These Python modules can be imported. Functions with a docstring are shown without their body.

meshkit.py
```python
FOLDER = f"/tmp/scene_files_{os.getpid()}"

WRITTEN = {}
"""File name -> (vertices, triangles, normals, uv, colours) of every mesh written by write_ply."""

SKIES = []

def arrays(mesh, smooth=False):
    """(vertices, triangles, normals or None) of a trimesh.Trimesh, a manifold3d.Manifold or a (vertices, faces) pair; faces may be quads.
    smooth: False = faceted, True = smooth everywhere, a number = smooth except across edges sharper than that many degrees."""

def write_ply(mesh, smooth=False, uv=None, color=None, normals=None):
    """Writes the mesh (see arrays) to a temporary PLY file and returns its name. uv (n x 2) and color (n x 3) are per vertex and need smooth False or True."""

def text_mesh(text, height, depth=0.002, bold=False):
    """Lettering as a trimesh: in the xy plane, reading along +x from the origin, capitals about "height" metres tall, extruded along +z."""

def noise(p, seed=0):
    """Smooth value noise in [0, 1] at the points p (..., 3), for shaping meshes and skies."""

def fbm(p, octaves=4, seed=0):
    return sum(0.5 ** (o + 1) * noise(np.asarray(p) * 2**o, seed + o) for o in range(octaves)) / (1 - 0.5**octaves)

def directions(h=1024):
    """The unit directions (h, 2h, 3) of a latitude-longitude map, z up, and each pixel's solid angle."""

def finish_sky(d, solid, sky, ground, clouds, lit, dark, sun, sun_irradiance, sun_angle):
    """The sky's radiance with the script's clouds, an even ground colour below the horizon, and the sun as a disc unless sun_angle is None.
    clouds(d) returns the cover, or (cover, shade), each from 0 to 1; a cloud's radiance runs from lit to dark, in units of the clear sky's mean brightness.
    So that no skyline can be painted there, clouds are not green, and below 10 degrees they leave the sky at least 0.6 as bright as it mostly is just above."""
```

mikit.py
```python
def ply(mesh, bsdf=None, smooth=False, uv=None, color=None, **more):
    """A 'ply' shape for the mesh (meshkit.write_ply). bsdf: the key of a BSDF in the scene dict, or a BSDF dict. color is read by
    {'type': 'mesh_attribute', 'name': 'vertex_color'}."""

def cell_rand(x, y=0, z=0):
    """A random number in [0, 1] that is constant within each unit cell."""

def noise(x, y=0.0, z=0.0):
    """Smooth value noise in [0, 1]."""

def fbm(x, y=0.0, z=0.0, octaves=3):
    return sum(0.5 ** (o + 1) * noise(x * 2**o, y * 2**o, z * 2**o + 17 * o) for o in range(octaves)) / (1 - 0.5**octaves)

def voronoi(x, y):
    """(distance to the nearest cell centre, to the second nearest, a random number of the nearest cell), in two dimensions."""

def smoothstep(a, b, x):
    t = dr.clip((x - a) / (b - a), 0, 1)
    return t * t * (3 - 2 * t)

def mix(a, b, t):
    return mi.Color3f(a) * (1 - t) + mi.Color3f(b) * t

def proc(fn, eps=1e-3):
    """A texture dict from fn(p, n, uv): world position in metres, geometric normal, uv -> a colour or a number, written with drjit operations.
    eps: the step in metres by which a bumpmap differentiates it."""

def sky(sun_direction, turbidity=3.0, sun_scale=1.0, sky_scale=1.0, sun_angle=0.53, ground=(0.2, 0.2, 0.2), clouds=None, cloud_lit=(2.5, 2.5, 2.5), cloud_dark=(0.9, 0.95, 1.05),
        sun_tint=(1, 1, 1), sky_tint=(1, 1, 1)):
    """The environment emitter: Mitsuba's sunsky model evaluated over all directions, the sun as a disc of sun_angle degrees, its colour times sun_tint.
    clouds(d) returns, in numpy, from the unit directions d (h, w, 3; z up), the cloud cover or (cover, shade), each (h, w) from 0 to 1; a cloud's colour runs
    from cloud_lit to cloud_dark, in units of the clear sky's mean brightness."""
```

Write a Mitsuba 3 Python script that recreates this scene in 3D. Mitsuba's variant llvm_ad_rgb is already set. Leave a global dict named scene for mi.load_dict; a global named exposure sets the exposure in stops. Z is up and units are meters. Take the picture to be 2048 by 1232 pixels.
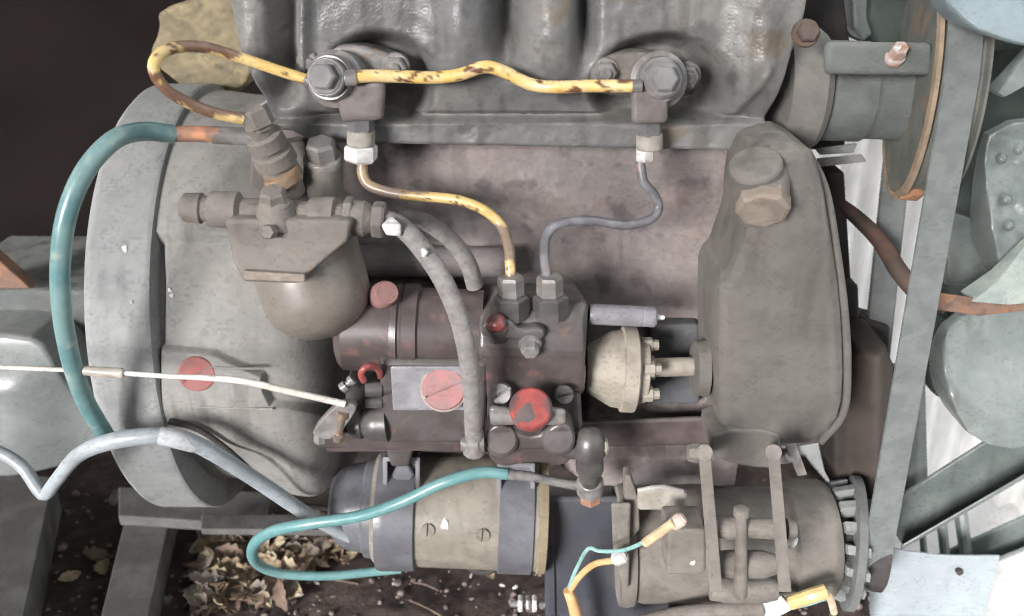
import math, random
import numpy as np, trimesh, mitsuba as mi, drjit as dr
import mikit, meshkit
import manifold3d as m3
from manifold3d import Manifold as MF, CrossSection as CS
from mikit import proc

rng = np.random.default_rng(7)
random.seed(7)

# ------------------------------------------------------------------ camera, light, exposure
PITCH, F, DIST = math.radians(24), 1850.0, 0.925          # F: focal length in photograph pixels
CAM = np.array([0, -DIST * math.cos(PITCH), DIST * math.sin(PITCH)])
FWD = np.array([0, math.cos(PITCH), -math.sin(PITCH)])
UP = np.array([0, math.sin(PITCH), math.cos(PITCH)])
RIGHT = np.array([1.0, 0, 0])
scene, labels = {}, {}
scene['camera'] = {'type': 'thinlens', 'aperture_radius': 0.0042, 'focus_distance': 0.93, 'fov': math.degrees(2 * math.atan(1024 / F)), 'fov_axis': 'x',
                   'near_clip': 0.02, 'far_clip': 200.0,
                   'to_world': mi.ScalarTransform4f().look_at(origin=CAM.tolist(), target=(CAM + FWD).tolist(), up=UP.tolist())}
scene['sky'] = mikit.sky((-0.50, -0.84, 0.24), turbidity=3, sun_scale=1.3, sky_scale=1.0, sun_angle=19, sun_tint=(0.70, 0.99, 2.15),
                         clouds=lambda d: 1.0, cloud_lit=(4.2, 4.3, 4.5))
exposure = 2.8

# ------------------------------------------------------------------ measuring: a pixel of the photograph and a distance give a place
def P(px, py, Y):
    d = FWD + RIGHT * (px - 1024) / F - UP * (py - 616) / F
    return CAM + d * (Y - CAM[1]) / d[1]
def PZ(px, py, z):
    d = FWD + RIGHT * (px - 1024) / F - UP * (py - 616) / F
    return CAM + d * (z - CAM[2]) / d[2]
def S(p): return float((np.asarray(p) - CAM) @ FWD) / F
def proj(v):
    d = v - CAM
    w = d @ FWD
    return 1024 + F * d[:, 0] / w, 616 - F * (d @ UP) / w
def ss(a, b, x):
    t = np.clip((x - a) / (b - a), 0, 1)
    return t * t * (3 - 2 * t)

# ------------------------------------------------------------------ materials
def bump_fine(p, n, uv): return mikit.noise(p.x * 520, p.y * 520, p.z * 520)
BT = proc(bump_fine, 4e-4)
VC = {'type': 'mesh_attribute', 'name': 'vertex_color'}
def speck(p, n, uv):
    w = mikit.smoothstep(.35, .75, mikit.noise(p.x * 60 + 9, p.y * 60, p.z * 60))
    return mikit.smoothstep(.50, .82, mikit.noise(p.x * 330, p.y * 330, p.z * 330)) * (.06 + .16 * w)
SPK = proc(speck)
def bsdf(key, bump, grime=True, **kw):
    b = {'type': 'principled', 'base_color': VC, **kw}
    if grime: b = {'type': 'blendbsdf', 'weight': SPK, 'b0': b, 'b1': {'type': 'principled', 'base_color': {'type': 'rgb', 'value': [.055, .048, .042]}, 'roughness': .85, 'specular': .2}}
    if bump: b = {'type': 'bumpmap', 'arbitrary': BT, 'scale': bump, 'bsdf': b}
    scene[key] = {'type': 'twosided', 'bsdf': b}
bsdf('mat_dusty', 0.0005, roughness=0.72, specular=0.35)
bsdf('mat_cast', 0.00028, roughness=0.42, specular=0.5)
bsdf('mat_satin', 0, roughness=0.36, specular=0.6)
bsdf('mat_gloss', 0, False, roughness=0.3, specular=0.5)
bsdf('mat_metal', 0, False, roughness=0.42, metallic=0.75)
bsdf('mat_earth', 0.0012, False, roughness=0.95, specular=0.1)

def L(base, alt, scale=40, lo=0.38, hi=0.62, b='mat_dusty', spots=(), dust=0.0, dustc=(0.30, 0.285, 0.25), jit=0.10):
    return dict(base=base, alt=alt, scale=scale, lo=lo, hi=hi, b=b, spots=spots, dust=dust, dustc=dustc, jit=jit)
RUST = (0.30, 0.12, 0.05)
DRUM = L((0.25, 0.245, 0.225), (0.222, 0.222, 0.208), 14, spots=(((0.16, 0.155, 0.14), 60, .66, .12, .35),), dust=.2)
DRUMB = L((0.205, 0.217, 0.212), (0.24, 0.25, 0.242), 10, spots=(((0.14, 0.15, 0.15), 30, .64, .12, .4),), dust=.2)
HEAD = L((0.18, 0.178, 0.166), (0.128, 0.13, 0.127), 12, b='mat_cast', spots=(((0.05, 0.05, 0.052), 30, .60, .1), ((0.16, 0.12, 0.07), 22, .66, .08)), dust=.2)
BLOCK = L((0.225, 0.195, 0.183), (0.18, 0.163, 0.156), 22, spots=(((0.08, 0.07, 0.075), 45, .61, .06), ((0.27, 0.20, 0.175), 25, .60, .1, .3)), jit=.15)
TIMING = L((0.122, 0.114, 0.102), (0.103, 0.096, 0.086), 25, spots=(((0.08, 0.07, 0.06), 120, .70, .08, .35),), dust=.3)
FILT = L((0.16, 0.147, 0.13), (0.13, 0.118, 0.103), 35, spots=(((0.22, 0.14, 0.08), 80, .68, .06),), dust=.25)
BOWL = L((0.165, 0.147, 0.125), (0.142, 0.128, 0.108), 20, b='mat_satin', spots=(((0.13, 0.15, 0.20), 40, .70, .1),))
PUMP = L((0.075, 0.060, 0.057), (0.053, 0.043, 0.041), 40, b='mat_satin', spots=(((0.16, 0.08, 0.07), 90, .66, .06),), dust=.18, dustc=(.2, .18, .17))
PUMPG = L((0.082, 0.074, 0.071), (0.06, 0.053, 0.05), 40, b='mat_satin', spots=(((0.16, 0.09, 0.07), 90, .68, .06),), dust=.3, dustc=(.22, .21, .19))
PLATE = L((0.25, 0.25, 0.27), (0.19, 0.19, 0.20), 50, b='mat_satin')
STEEL = L((0.20, 0.195, 0.185), (0.13, 0.125, 0.118), 90, b='mat_satin', spots=(((0.22, 0.14, 0.09), 120, .66, .06),))
ZINC = L((0.62, 0.62, 0.60), (0.38, 0.37, 0.35), 160, b='mat_satin', jit=.2)
DARK = L((0.075, 0.072, 0.068), (0.05, 0.048, 0.046), 60, b='mat_satin', dust=.3, dustc=(.2, .19, .17))
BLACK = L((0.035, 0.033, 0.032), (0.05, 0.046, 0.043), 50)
SHADE_BLACK = L((0.008, 0.0065, 0.006), (0.012, 0.009, 0.008), 8, b='mat_earth')  # near-black colour stands in for deep shade on the back wall
TEAL = L((0.10, 0.195, 0.20), (0.15, 0.245, 0.24), 35, b='mat_gloss', spots=(((0.30, 0.33, 0.27), 55, .66, .08),))
TEALC = L((0.10, 0.225, 0.228), (0.14, 0.265, 0.262), 35, b='mat_gloss')
GREYHOSE = L((0.30, 0.335, 0.35), (0.24, 0.27, 0.285), 35, b='mat_satin', spots=(((0.17, 0.18, 0.19), 90, .68, .06),))
BRAID = L((0.215, 0.205, 0.195), (0.175, 0.165, 0.155), 120)
YEL = L((0.60, 0.42, 0.14), (0.62, 0.48, 0.24), 80, b='mat_satin', spots=(((0.13, 0.065, 0.035), 105, .62, .03, 1), ((0.40, 0.22, 0.07), 70, .66, .06)))
YELB = L((0.56, 0.39, 0.13), (0.6, 0.45, 0.2), 80, b='mat_satin', spots=(((0.17, 0.10, 0.065), 38, .46, .05, 1), ((0.13, 0.065, 0.035), 105, .62, .03, 1)))
PIPEB = L((0.20, 0.16, 0.125), (0.28, 0.22, 0.15), 60, b='mat_satin')
PIPEG = L((0.15, 0.155, 0.165), (0.11, 0.11, 0.115), 80, b='mat_satin', spots=(((0.26, 0.15, 0.10), 70, .66, .05),))
COPPER = L((0.46, 0.22, 0.12), (0.25, 0.15, 0.11), 90, b='mat_satin')
RED = L((0.30, 0.066, 0.06), (0.22, 0.055, 0.05), 90, b='mat_satin', spots=(((0.07, 0.06, 0.06), 42, .52, .08, .9),))
REDF = L((0.33, 0.155, 0.15), (0.27, 0.16, 0.155), 110, b='mat_satin')
REDM = L((0.33, 0.11, 0.10), (0.28, 0.13, 0.12), 60, b='mat_satin')
BUFF = L((0.31, 0.285, 0.235), (0.25, 0.225, 0.185), 50)
OLIVE = L((0.24, 0.222, 0.183), (0.195, 0.18, 0.148), 45, b='mat_satin', dust=.1)
BLUEG = L((0.125, 0.13, 0.143), (0.10, 0.102, 0.112), 45, b='mat_satin')
NAVY = L((0.052, 0.056, 0.068), (0.066, 0.068, 0.076), 25, b='mat_satin', dust=.35, dustc=(.15, .15, .15))
ALT = L((0.185, 0.172, 0.15), (0.15, 0.138, 0.12), 40, spots=(((0.09, 0.075, 0.06), 60, .66, .06),), dust=.25)
BELT = L((0.145, 0.16, 0.153), (0.12, 0.135, 0.13), 60, dust=.2)
GREEN = L((0.14, 0.163, 0.154), (0.108, 0.13, 0.122), 18, b='mat_satin', spots=(((0.11, 0.13, 0.125), 35, .62, .08),), dust=.3, dustc=(.3, .34, .32))
GREENB = L((0.185, 0.21, 0.20), (0.15, 0.175, 0.167), 18, b='mat_satin')
RUSTY = L((0.23, 0.125, 0.075), (0.17, 0.11, 0.08), 60, spots=(((0.08, 0.06, 0.05), 70, .62, .06),))
FRAME = L((0.115, 0.115, 0.11), (0.085, 0.083, 0.078), 30, spots=(((0.08, 0.07, 0.06), 70, .64, .06),))
PALE = L((0.30, 0.345, 0.36), (0.27, 0.31, 0.325), 12, b='mat_satin')
WHITE = L((0.62, 0.62, 0.60), (0.45, 0.45, 0.43), 220)
TARP = L((0.80, 0.80, 0.79), (0.74, 0.74, 0.73), 20)
SHEET = L((0.88, 0.87, 0.84), (0.80, 0.79, 0.75), 30)
TAN = L((0.235, 0.195, 0.115), (0.17, 0.145, 0.09), 45, spots=(((0.09, 0.075, 0.05), 60, .62, .06),), jit=.3)
DIRT = L((0.085, 0.066, 0.058), (0.058, 0.046, 0.042), 30, b='mat_earth', spots=(((0.13, 0.105, 0.09), 75, .63, .07),), jit=.35)

for k_, w_ in ((DRUM, .30), (DRUMB, .25), (TIMING, .4), (HEAD, .5), (BLOCK, .35), (FILT, .3), (ALT, .35), (GREEN, .35), (GREENB, .4), (OLIVE, .25), (PALE, .15), (FRAME, .3)): k_['streak'] = w_
# ------------------------------------------------------------------ meshes into the scene
def colors(v, n, k):
    c = np.array(k['base'])[None] + (np.array(k['alt']) - np.array(k['base']))[None] * ss(k['lo'], k['hi'], meshkit.fbm(v * k['scale'] + 31.7, 4))[:, None]
    for i, (sc, s, th, so, *st) in enumerate(k['spots']):
        m = (st[0] if st else .55) * ss(th, th + so, meshkit.fbm(v * s + 7.3 * (i + 1), 4, seed=5 + i))[:, None]
        c = c * (1 - m) + np.array(sc)[None] * m
    if k.get('streak'):
        m = (k['streak'] * ss(.50, .72, meshkit.fbm(v * [95, 60, 8], 3, seed=21)) * ss(.35, .6, meshkit.fbm(v * 14, 2, seed=22)))[:, None]
        c = c * (1 - m) + np.array([[.06, .052, .045]]) * m
    if k['dust'] and n is not None:
        m = (k['dust'] * ss(0.15, 0.95, n[:, 2]) * ss(.25, .6, meshkit.fbm(v * 60, 3, seed=3)))[:, None]
        c = c * (1 - m) + np.array(k['dustc'])[None] * m
    c = c * (1 + k['jit'] * (meshkit.fbm(v * 170, 2, seed=9) * 2 - 1))[:, None]
    return np.clip(c, 0.002, 0.95)
def as_mf(m):
    if hasattr(m, 'to_mesh'): return m
    v, f = (m.vertices, m.faces) if hasattr(m, 'vertices') else m
    return MF(m3.Mesh(np.asarray(v, np.float32), np.asarray(f, np.uint32)))
def shape(mesh, k, smooth=32, refine=0.0035):
    if refine and hasattr(mesh, 'to_mesh'): mesh = mesh.refine_to_length(refine)
    v, f, n = meshkit.arrays(mesh, smooth)
    c = colors(v, n, k)
    path = meshkit.write_ply((v, f), False, None, c, normals=n)
    return {'type': 'ply', 'filename': path, 'face_normals': n is None, 'bsdf': {'type': 'ref', 'id': k['b']}}
USED = {}
def numbered(key):
    i = USED.get(key, -1) + 1
    USED[key] = i
    return key if i == 0 else f'{key}_{i:03d}'
def thing(name, label, cat, group=None):
    k = numbered(name)
    labels[k] = {'label': label, 'category': cat}
    if group: labels[k]['group'] = group
    return k
def part(holder, name, mesh, k, label=None, **kw):
    key = numbered(holder + '__' + name)
    scene[key] = shape(mesh, k, **kw)
    if label: labels[key] = {'label': label}
    return key
def solo(name, mesh, k, label, cat, group=None, **kw):
    key = thing(name, label, cat, group)
    scene[key] = shape(mesh, k, **kw)
    return key
def setting(name, mesh, k, **kw):
    scene[name] = shape(mesh, k, **kw)
    labels[name] = {'kind': 'structure', 'label': name.replace('_', ' ')}
def cat(ms):
    return trimesh.util.concatenate([m if isinstance(m, trimesh.Trimesh) else trimesh.Trimesh(*meshkit.arrays(m)[:2], process=False) for m in ms])

# ------------------------------------------------------------------ primitives
def frame(d):
    d = np.asarray(d, float) / np.linalg.norm(d)
    a = np.cross(d, [0, 0, 1.0] if abs(d[2]) < .9 else [1.0, 0, 0])
    a /= np.linalg.norm(a)
    return d, a, np.cross(d, a)
def lathe(A, B, prof, seg=40, step=0.005, rot=0.0, bore=0.0):
    """prof: (t along A-B, radius in metres)."""
    A, B = np.asarray(A, float), np.asarray(B, float)
    d, a, b = frame(B - A)
    Ln = np.linalg.norm(B - A)
    pr = [(t * Ln, r) for t, r in prof]
    if bore: pr = [(pr[0][0], bore)] + pr + [(pr[-1][0], bore), (pr[0][0], bore)]
    elif pr[0][1] > 0: pr.insert(0, (pr[0][0], 0))
    if not bore and pr[-1][1] > 0: pr.append((pr[-1][0], 0))
    out = [pr[0]]
    for (t0, r0), (t1, r1) in zip(pr, pr[1:]):
        n = max(1, int(math.hypot(t1 - t0, r1 - r0) / step)) if step else 1
        out += [(t0 + (t1 - t0) * i / n, r0 + (r1 - r0) * i / n) for i in range(1, n + 1)]
    out = np.array(out)
    ang = np.arange(seg) * 2 * math.pi / seg + rot
    ring = np.cos(ang)[:, None] * a + np.sin(ang)[:, None] * b
    if bore:
        n = len(out) - 1
        v = np.array([A + d * t + ring[j] * r for t, r in out[:-1] for j in range(seg)])
        i, j = np.meshgrid(np.arange(n), np.arange(seg), indexing='ij')
        k, i2 = (j + 1) % seg, (i + 1) % n
        q4 = np.stack([i * seg + j, i * seg + k, i2 * seg + k, i2 * seg + j], -1).reshape(-1, 4)
        return trimesh.Trimesh(v, np.vstack([q4[:, [0, 1, 2]], q4[:, [0, 2, 3]]]), process=False)
    mid = out[1:-1]
    v = [A + d * out[0, 0]] + [A + d * t + ring[j] * r for t, r in mid for j in range(seg)] + [A + d * out[-1, 0]]
    f, n = [], len(mid)
    for j in range(seg):
        k = (j + 1) % seg
        f.append([0, 1 + k, 1 + j])
        for i in range(n - 1):
            o = 1 + i * seg
            f += [[o + j, o + k, o + seg + k], [o + j, o + seg + k, o + seg + j]]
        o = 1 + (n - 1) * seg
        f.append([o + j, o + k, 1 + n * seg])
    return trimesh.Trimesh(np.array(v), np.array(f), process=False)
def lpx(A, B, prof, **kw):
    """profile radii in photograph pixels."""
    A, B = np.asarray(A, float), np.asarray(B, float)
    return lathe(A, B, [(t, r * S(A + (B - A) * min(max(t, 0), 1))) for t, r in prof], **kw)
def bolt(A, d, r, h, washer=True, dome=False):
    """hexagon head standing on A along d."""
    d = np.asarray(d, float) / np.linalg.norm(d)
    A = np.asarray(A, float)
    hd = lathe(A - d * .002, A + d * h, [(0, r), (.86, r), (1, r * .84)], seg=6, step=0)
    ms = [hd]
    if washer: ms.append(lathe(A - d * .003, A + d * h * .18, [(0, r * 1.28), (.7, r * 1.28), (1, r * 1.2)], seg=24, step=0))
    if dome: ms.append(lathe(A + d * h * .9, A + d * h * 1.35, [(0, r * .5), (.8, r * .5), (1, r * .4)], seg=16, step=0))
    return cat(ms)
def spline(pts, step=0.003):
    p = np.asarray(pts, float)
    p = np.vstack([2 * p[0] - p[1], p, 2 * p[-1] - p[-2]])
    out = []
    for i in range(1, len(p) - 2):
        a, b, c, d = p[i - 1:i + 3]
        n = max(2, int(np.linalg.norm(c - b) / step))
        t = (np.arange(n) / n)[:, None]
        out.append(0.5 * (2 * b + (c - a) * t + (2 * a - 5 * b + 4 * c - d) * t**2 + (3 * b - a - 3 * c + d) * t**3))
    return np.vstack(out + [p[-2][None]])
def tube(pts, r, seg=18, step=0.003, smoothed=True, mod=None):
    p = spline(pts, step) if smoothed else np.asarray(pts, float)
    t = np.gradient(p, axis=0)
    t /= np.linalg.norm(t, axis=1, keepdims=True)
    s = np.concatenate([[0], np.cumsum(np.linalg.norm(np.diff(p, axis=0), axis=1))])
    _, a, _ = frame(t[0])
    rr = np.interp(s / s[-1], np.linspace(0, 1, len(np.atleast_1d(r))), np.atleast_1d(r)) if np.ndim(r) else np.full(len(p), r)
    if mod is not None: rr = rr * mod(s)
    ang = np.arange(seg) * 2 * math.pi / seg
    v = []
    for i in range(len(p)):
        a = a - t[i] * (a @ t[i])
        a /= np.linalg.norm(a)
        b = np.cross(t[i], a)
        v.append(p[i] + rr[i] * (np.cos(ang)[:, None] * a + np.sin(ang)[:, None] * b))
    n = len(p)
    v = np.vstack(v + [p[:1], p[-1:]])
    f = []
    for i in range(n - 1):
        for j in range(seg):
            k = (j + 1) % seg
            f += [[i * seg + j, i * seg + k, i * seg + seg + k], [i * seg + j, i * seg + seg + k, i * seg + seg + j]]
    for j in range(seg):
        k = (j + 1) % seg
        f += [[n * seg, k, j], [n * seg + 1, (n - 1) * seg + j, (n - 1) * seg + k]]
    return trimesh.Trimesh(v, np.array(f), process=False)
def pts(lst, Y=None):
    return [P(a[0], a[1], a[2] if len(a) > 2 else Y) for a in lst]
def ball(r, n=8): return MF.sphere(r, n)
def hullp(points, r=0.003, n=12):
    if r <= 0: return MF.hull_points(np.asarray(points, float))
    return MF.batch_hull([MF.sphere(r, n).translate(list(map(float, p))) for p in points])
def box(c, size, r=0.003, rot=None):
    c, h = np.asarray(c, float), np.asarray(size, float) / 2 - r
    m = hullp([[x * h[0], y * h[1], z * h[2]] for x in (-1, 1) for y in (-1, 1) for z in (-1, 1)], r)
    if rot is not None: m = m.rotate(list(map(float, rot)))
    return m.translate(list(map(float, c)))
def ext(poly, Y0, Y1, bev=0.003, holes=()):
    """outline in pixels as seen at distance Y0, extruded back to Y1, with rounded edges."""
    q = np.array([P(x, y, Y0)[[0, 2]] for x, y in poly])
    cs = CS([q], m3.FillRule.NonZero)
    for hp in holes:
        cs = cs - CS([np.array([P(x, y, Y0)[[0, 2]] for x, y in hp])], m3.FillRule.NonZero)
    if bev > 0: cs = cs.offset(-bev, m3.JoinType.Round, circular_segments=16).simplify(0.0003)
    m = cs.extrude(max(Y1 - Y0 - 2 * bev, 0.0004)).rotate([90, 0, 0]).translate([0, Y1 - bev, 0])
    if bev > 0: m = m.minkowski_sum(ball(bev, 8))
    return m
def smooth_poly(poly, it=2):
    p = np.asarray(poly, float)
    for _ in range(it):
        q = np.roll(p, -1, 0)
        p = np.stack([.75 * p + .25 * q, .25 * p + .75 * q], 1).reshape(-1, 2)
    return p
def relief(poly, Y0, Y1, h, refine=0.004, bev=0.004):
    """casting: rounded extrusion whose front is pushed towards the viewer by h(px, py) metres."""
    m = ext(poly, Y0, Y1, bev).refine_to_length(refine)
    mm = m.to_mesh()
    v, f = np.array(mm.vert_properties[:, :3], float), np.array(mm.tri_verts)
    px, py = proj(np.column_stack([v[:, 0], np.full(len(v), Y0), v[:, 2]]))
    v[:, 1] -= h(px, py) * (1 - np.clip((v[:, 1] - Y0) / (Y1 - Y0), 0, 1))
    return trimesh.Trimesh(v, f, process=False)
def spot(center, normal, r, seed=0, asp=1.0, ang=0.0, th=0.0012):
    """a small dried splash of paint or bird lime lying on a surface."""
    g = np.random.default_rng(seed)
    d, a, b = frame(normal)
    a, b = a * math.cos(ang) + b * math.sin(ang), b * math.cos(ang) - a * math.sin(ang)
    k = 18
    t = np.arange(k) * 2 * math.pi / k
    rad = r * (1 + .16 * np.sin(2 * t + g.uniform(0, 6)) + .13 * np.sin(3 * t + g.uniform(0, 6)) + .05 * g.standard_normal(k)).clip(.6, 1.5)
    rim = center + rad[:, None] * (np.cos(t)[:, None] * a * asp + np.sin(t)[:, None] * b)
    v = np.vstack([rim - d * th, center + .7 * (rim - center) + d * th, [center + d * th * 1.4], [center - d * th]])
    f = []
    for i in range(k):
        j = (i + 1) % k
        f += [[i, j, k + j], [i, k + j, k + i], [k + i, k + j, 2 * k], [j, i, 2 * k + 1]]
    m = trimesh.Trimesh(v, f, process=False)
    return m
def slot_screw(A, d, r, h, ang=0.0, wide=.14):
    """cheese-head screw with a straight slot."""
    d, a, b = frame(d)
    m = as_mf(lathe(np.asarray(A) - d * .003, np.asarray(A) + d * h, [(0, r), (.85, r), (1, r * .93)], seg=36, step=0))
    u, w = a * math.cos(ang) + b * math.sin(ang), b * math.cos(ang) - a * math.sin(ang)
    cut = hullp([np.asarray(A) + d * (h * k) + u * r * 1.2 * i + w * r * wide * j for k in (.35, 2) for i in (-1, 1) for j in (-1, 1)], 0)
    return m - cut
TOCAM = -FWD
YAW = 0.21                                                # the shaft line on the right is turned a little towards the viewer
def yaw(p): return np.asarray(p) + np.array([(np.asarray(p)[1] - .033) * YAW, 0, 0])
XA = np.array([math.cos(YAW), -math.sin(YAW), 0])
X, Yv, Z = np.eye(3)

# ================================================================== THE SETTING
GZ = -0.50
g1 = np.concatenate([-np.geomspace(40, .95, 16), np.arange(-.9, .91, .008), np.geomspace(.95, 40, 16)])
g2 = np.concatenate([-np.geomspace(40, .55, 16), np.arange(-.5, 1.01, .008), np.geomspace(1.05, 40, 16)])
gx, gy = np.meshgrid(g1, g2, indexing='ij')
gp = np.stack([gx, gy, gx * 0], -1).reshape(-1, 3)
gz = GZ + (meshkit.fbm(gp * 9, 4) - .5) * .02 + (meshkit.fbm(gp * 60, 3) - .5) * .008
gp[:, 2] = np.where((np.abs(gp[:, 0]) < 2) & (np.abs(gp[:, 1]) < 2), gz, GZ)
ii, jj = np.meshgrid(np.arange(len(g1) - 1), np.arange(len(g2) - 1), indexing='ij')
w2 = len(g2)
q = np.stack([ii * w2 + jj, ii * w2 + w2 + jj, ii * w2 + w2 + jj + 1, ii * w2 + jj + 1], -1).reshape(-1, 4)
setting('ground', (gp, q), DIRT, smooth=True)

solo('shed_shade_wall', box((-1.70, .80, .74), (2.9, .08, 2.5), .004), SHADE_BLACK, 'back wall of the shed behind the flywheel housing, coloured near-black in place of shade', 'wall', refine=.08)
solo('shed_shade_wall', box((1.05, -4.2, .74), (4.0, .08, 2.5), .004), SHADE_BLACK, 'dark unseen wall added behind the viewer to block sky light from the front', 'wall', refine=.08)  # unseen wall, added behind the camera to cut the front fill light
solo('added_shed_roof', box((-1.35, -1.95, 2.0), (3.6, 5.6, .06), .004), L((.05, .04, .032), (.04, .033, .027), 5), 'dark shed roof overhead, unseen and added to keep out sky light', 'roof', refine=.08)  # unseen roof, added to shut out light from the upper sky

# stone and rubble at the top left, behind the leak-off pipe
st = ext(smooth_poly([(318, 60), (312, 18), (420, -8), (500, -25), (520, 60), (505, 160), (450, 205), (395, 200), (292, 118)], 1), .36, .50, .006)
solo('stone_block', st, TAN, 'rough tan stone block in the upper left behind the looping yellow pipe', 'stone', refine=.003)

# neighbouring machine at the left edge
nb = thing('generator_casing', 'grey-green rounded generator casing at the left edge of the photo', 'casing')
part(nb, 'casing_box', ext([(-140, 578), (200, 580), (205, 740), (-140, 740)], .20, .40, .006), L((.10, .11, .105), (.08, .085, .08), 25, dust=.3))
part(nb, 'casing_end', relief(smooth_poly([(-140, 668), (50, 668), (100, 690), (150, 770), (195, 850), (215, 920), (-140, 925)], 1), .13, .34,
     lambda x, y: .035 * ss(200, 40, x) * ss(660, 760, y)), L((.20, .222, .215), (.165, .185, .178), 14, b='mat_satin', dust=.2))
solo('rusty_bracket', ext([(-80, 440), (-20, 505), (62, 578), (-80, 578)], .19, .21, .002), RUSTY, 'triangular rusty brown bracket at the left edge above the grey-green casing', 'bracket')

# steel frame under the engine
def beam(corners, ztop, zbot, bev=.002):
    c = [PZ(x, y, ztop) for x, y in corners]
    return hullp([p - [0, 0, bev] for p in c] + [np.array([p[0], p[1], zbot]) for p in c], bev)
fr = thing('steel_frame', 'dark grey steel bearer frame under the flywheel housing at the lower left', 'frame')
part(fr, 'rail', beam([(-190, 935), (105, 955), (30, 1300), (-260, 1300)], -.43, -.49), FRAME, 'wide grey rail at the left edge', refine=.006)
part(fr, 'rail', beam([(262, 1000), (345, 1000), (280, 1300), (188, 1300)], -.445, -.49), FRAME, 'narrow grey rail running towards the viewer', refine=.006)
part(fr, 'crossbeam', beam([(240, 975), (535, 985), (525, 1048), (240, 1030)], -.43, -.445), FRAME, refine=.006)
part(fr, 'crossbeam', beam([(405, 1030), (780, 1030), (780, 1060), (405, 1056)], -.40, -.408), FRAME, refine=.006)

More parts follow.
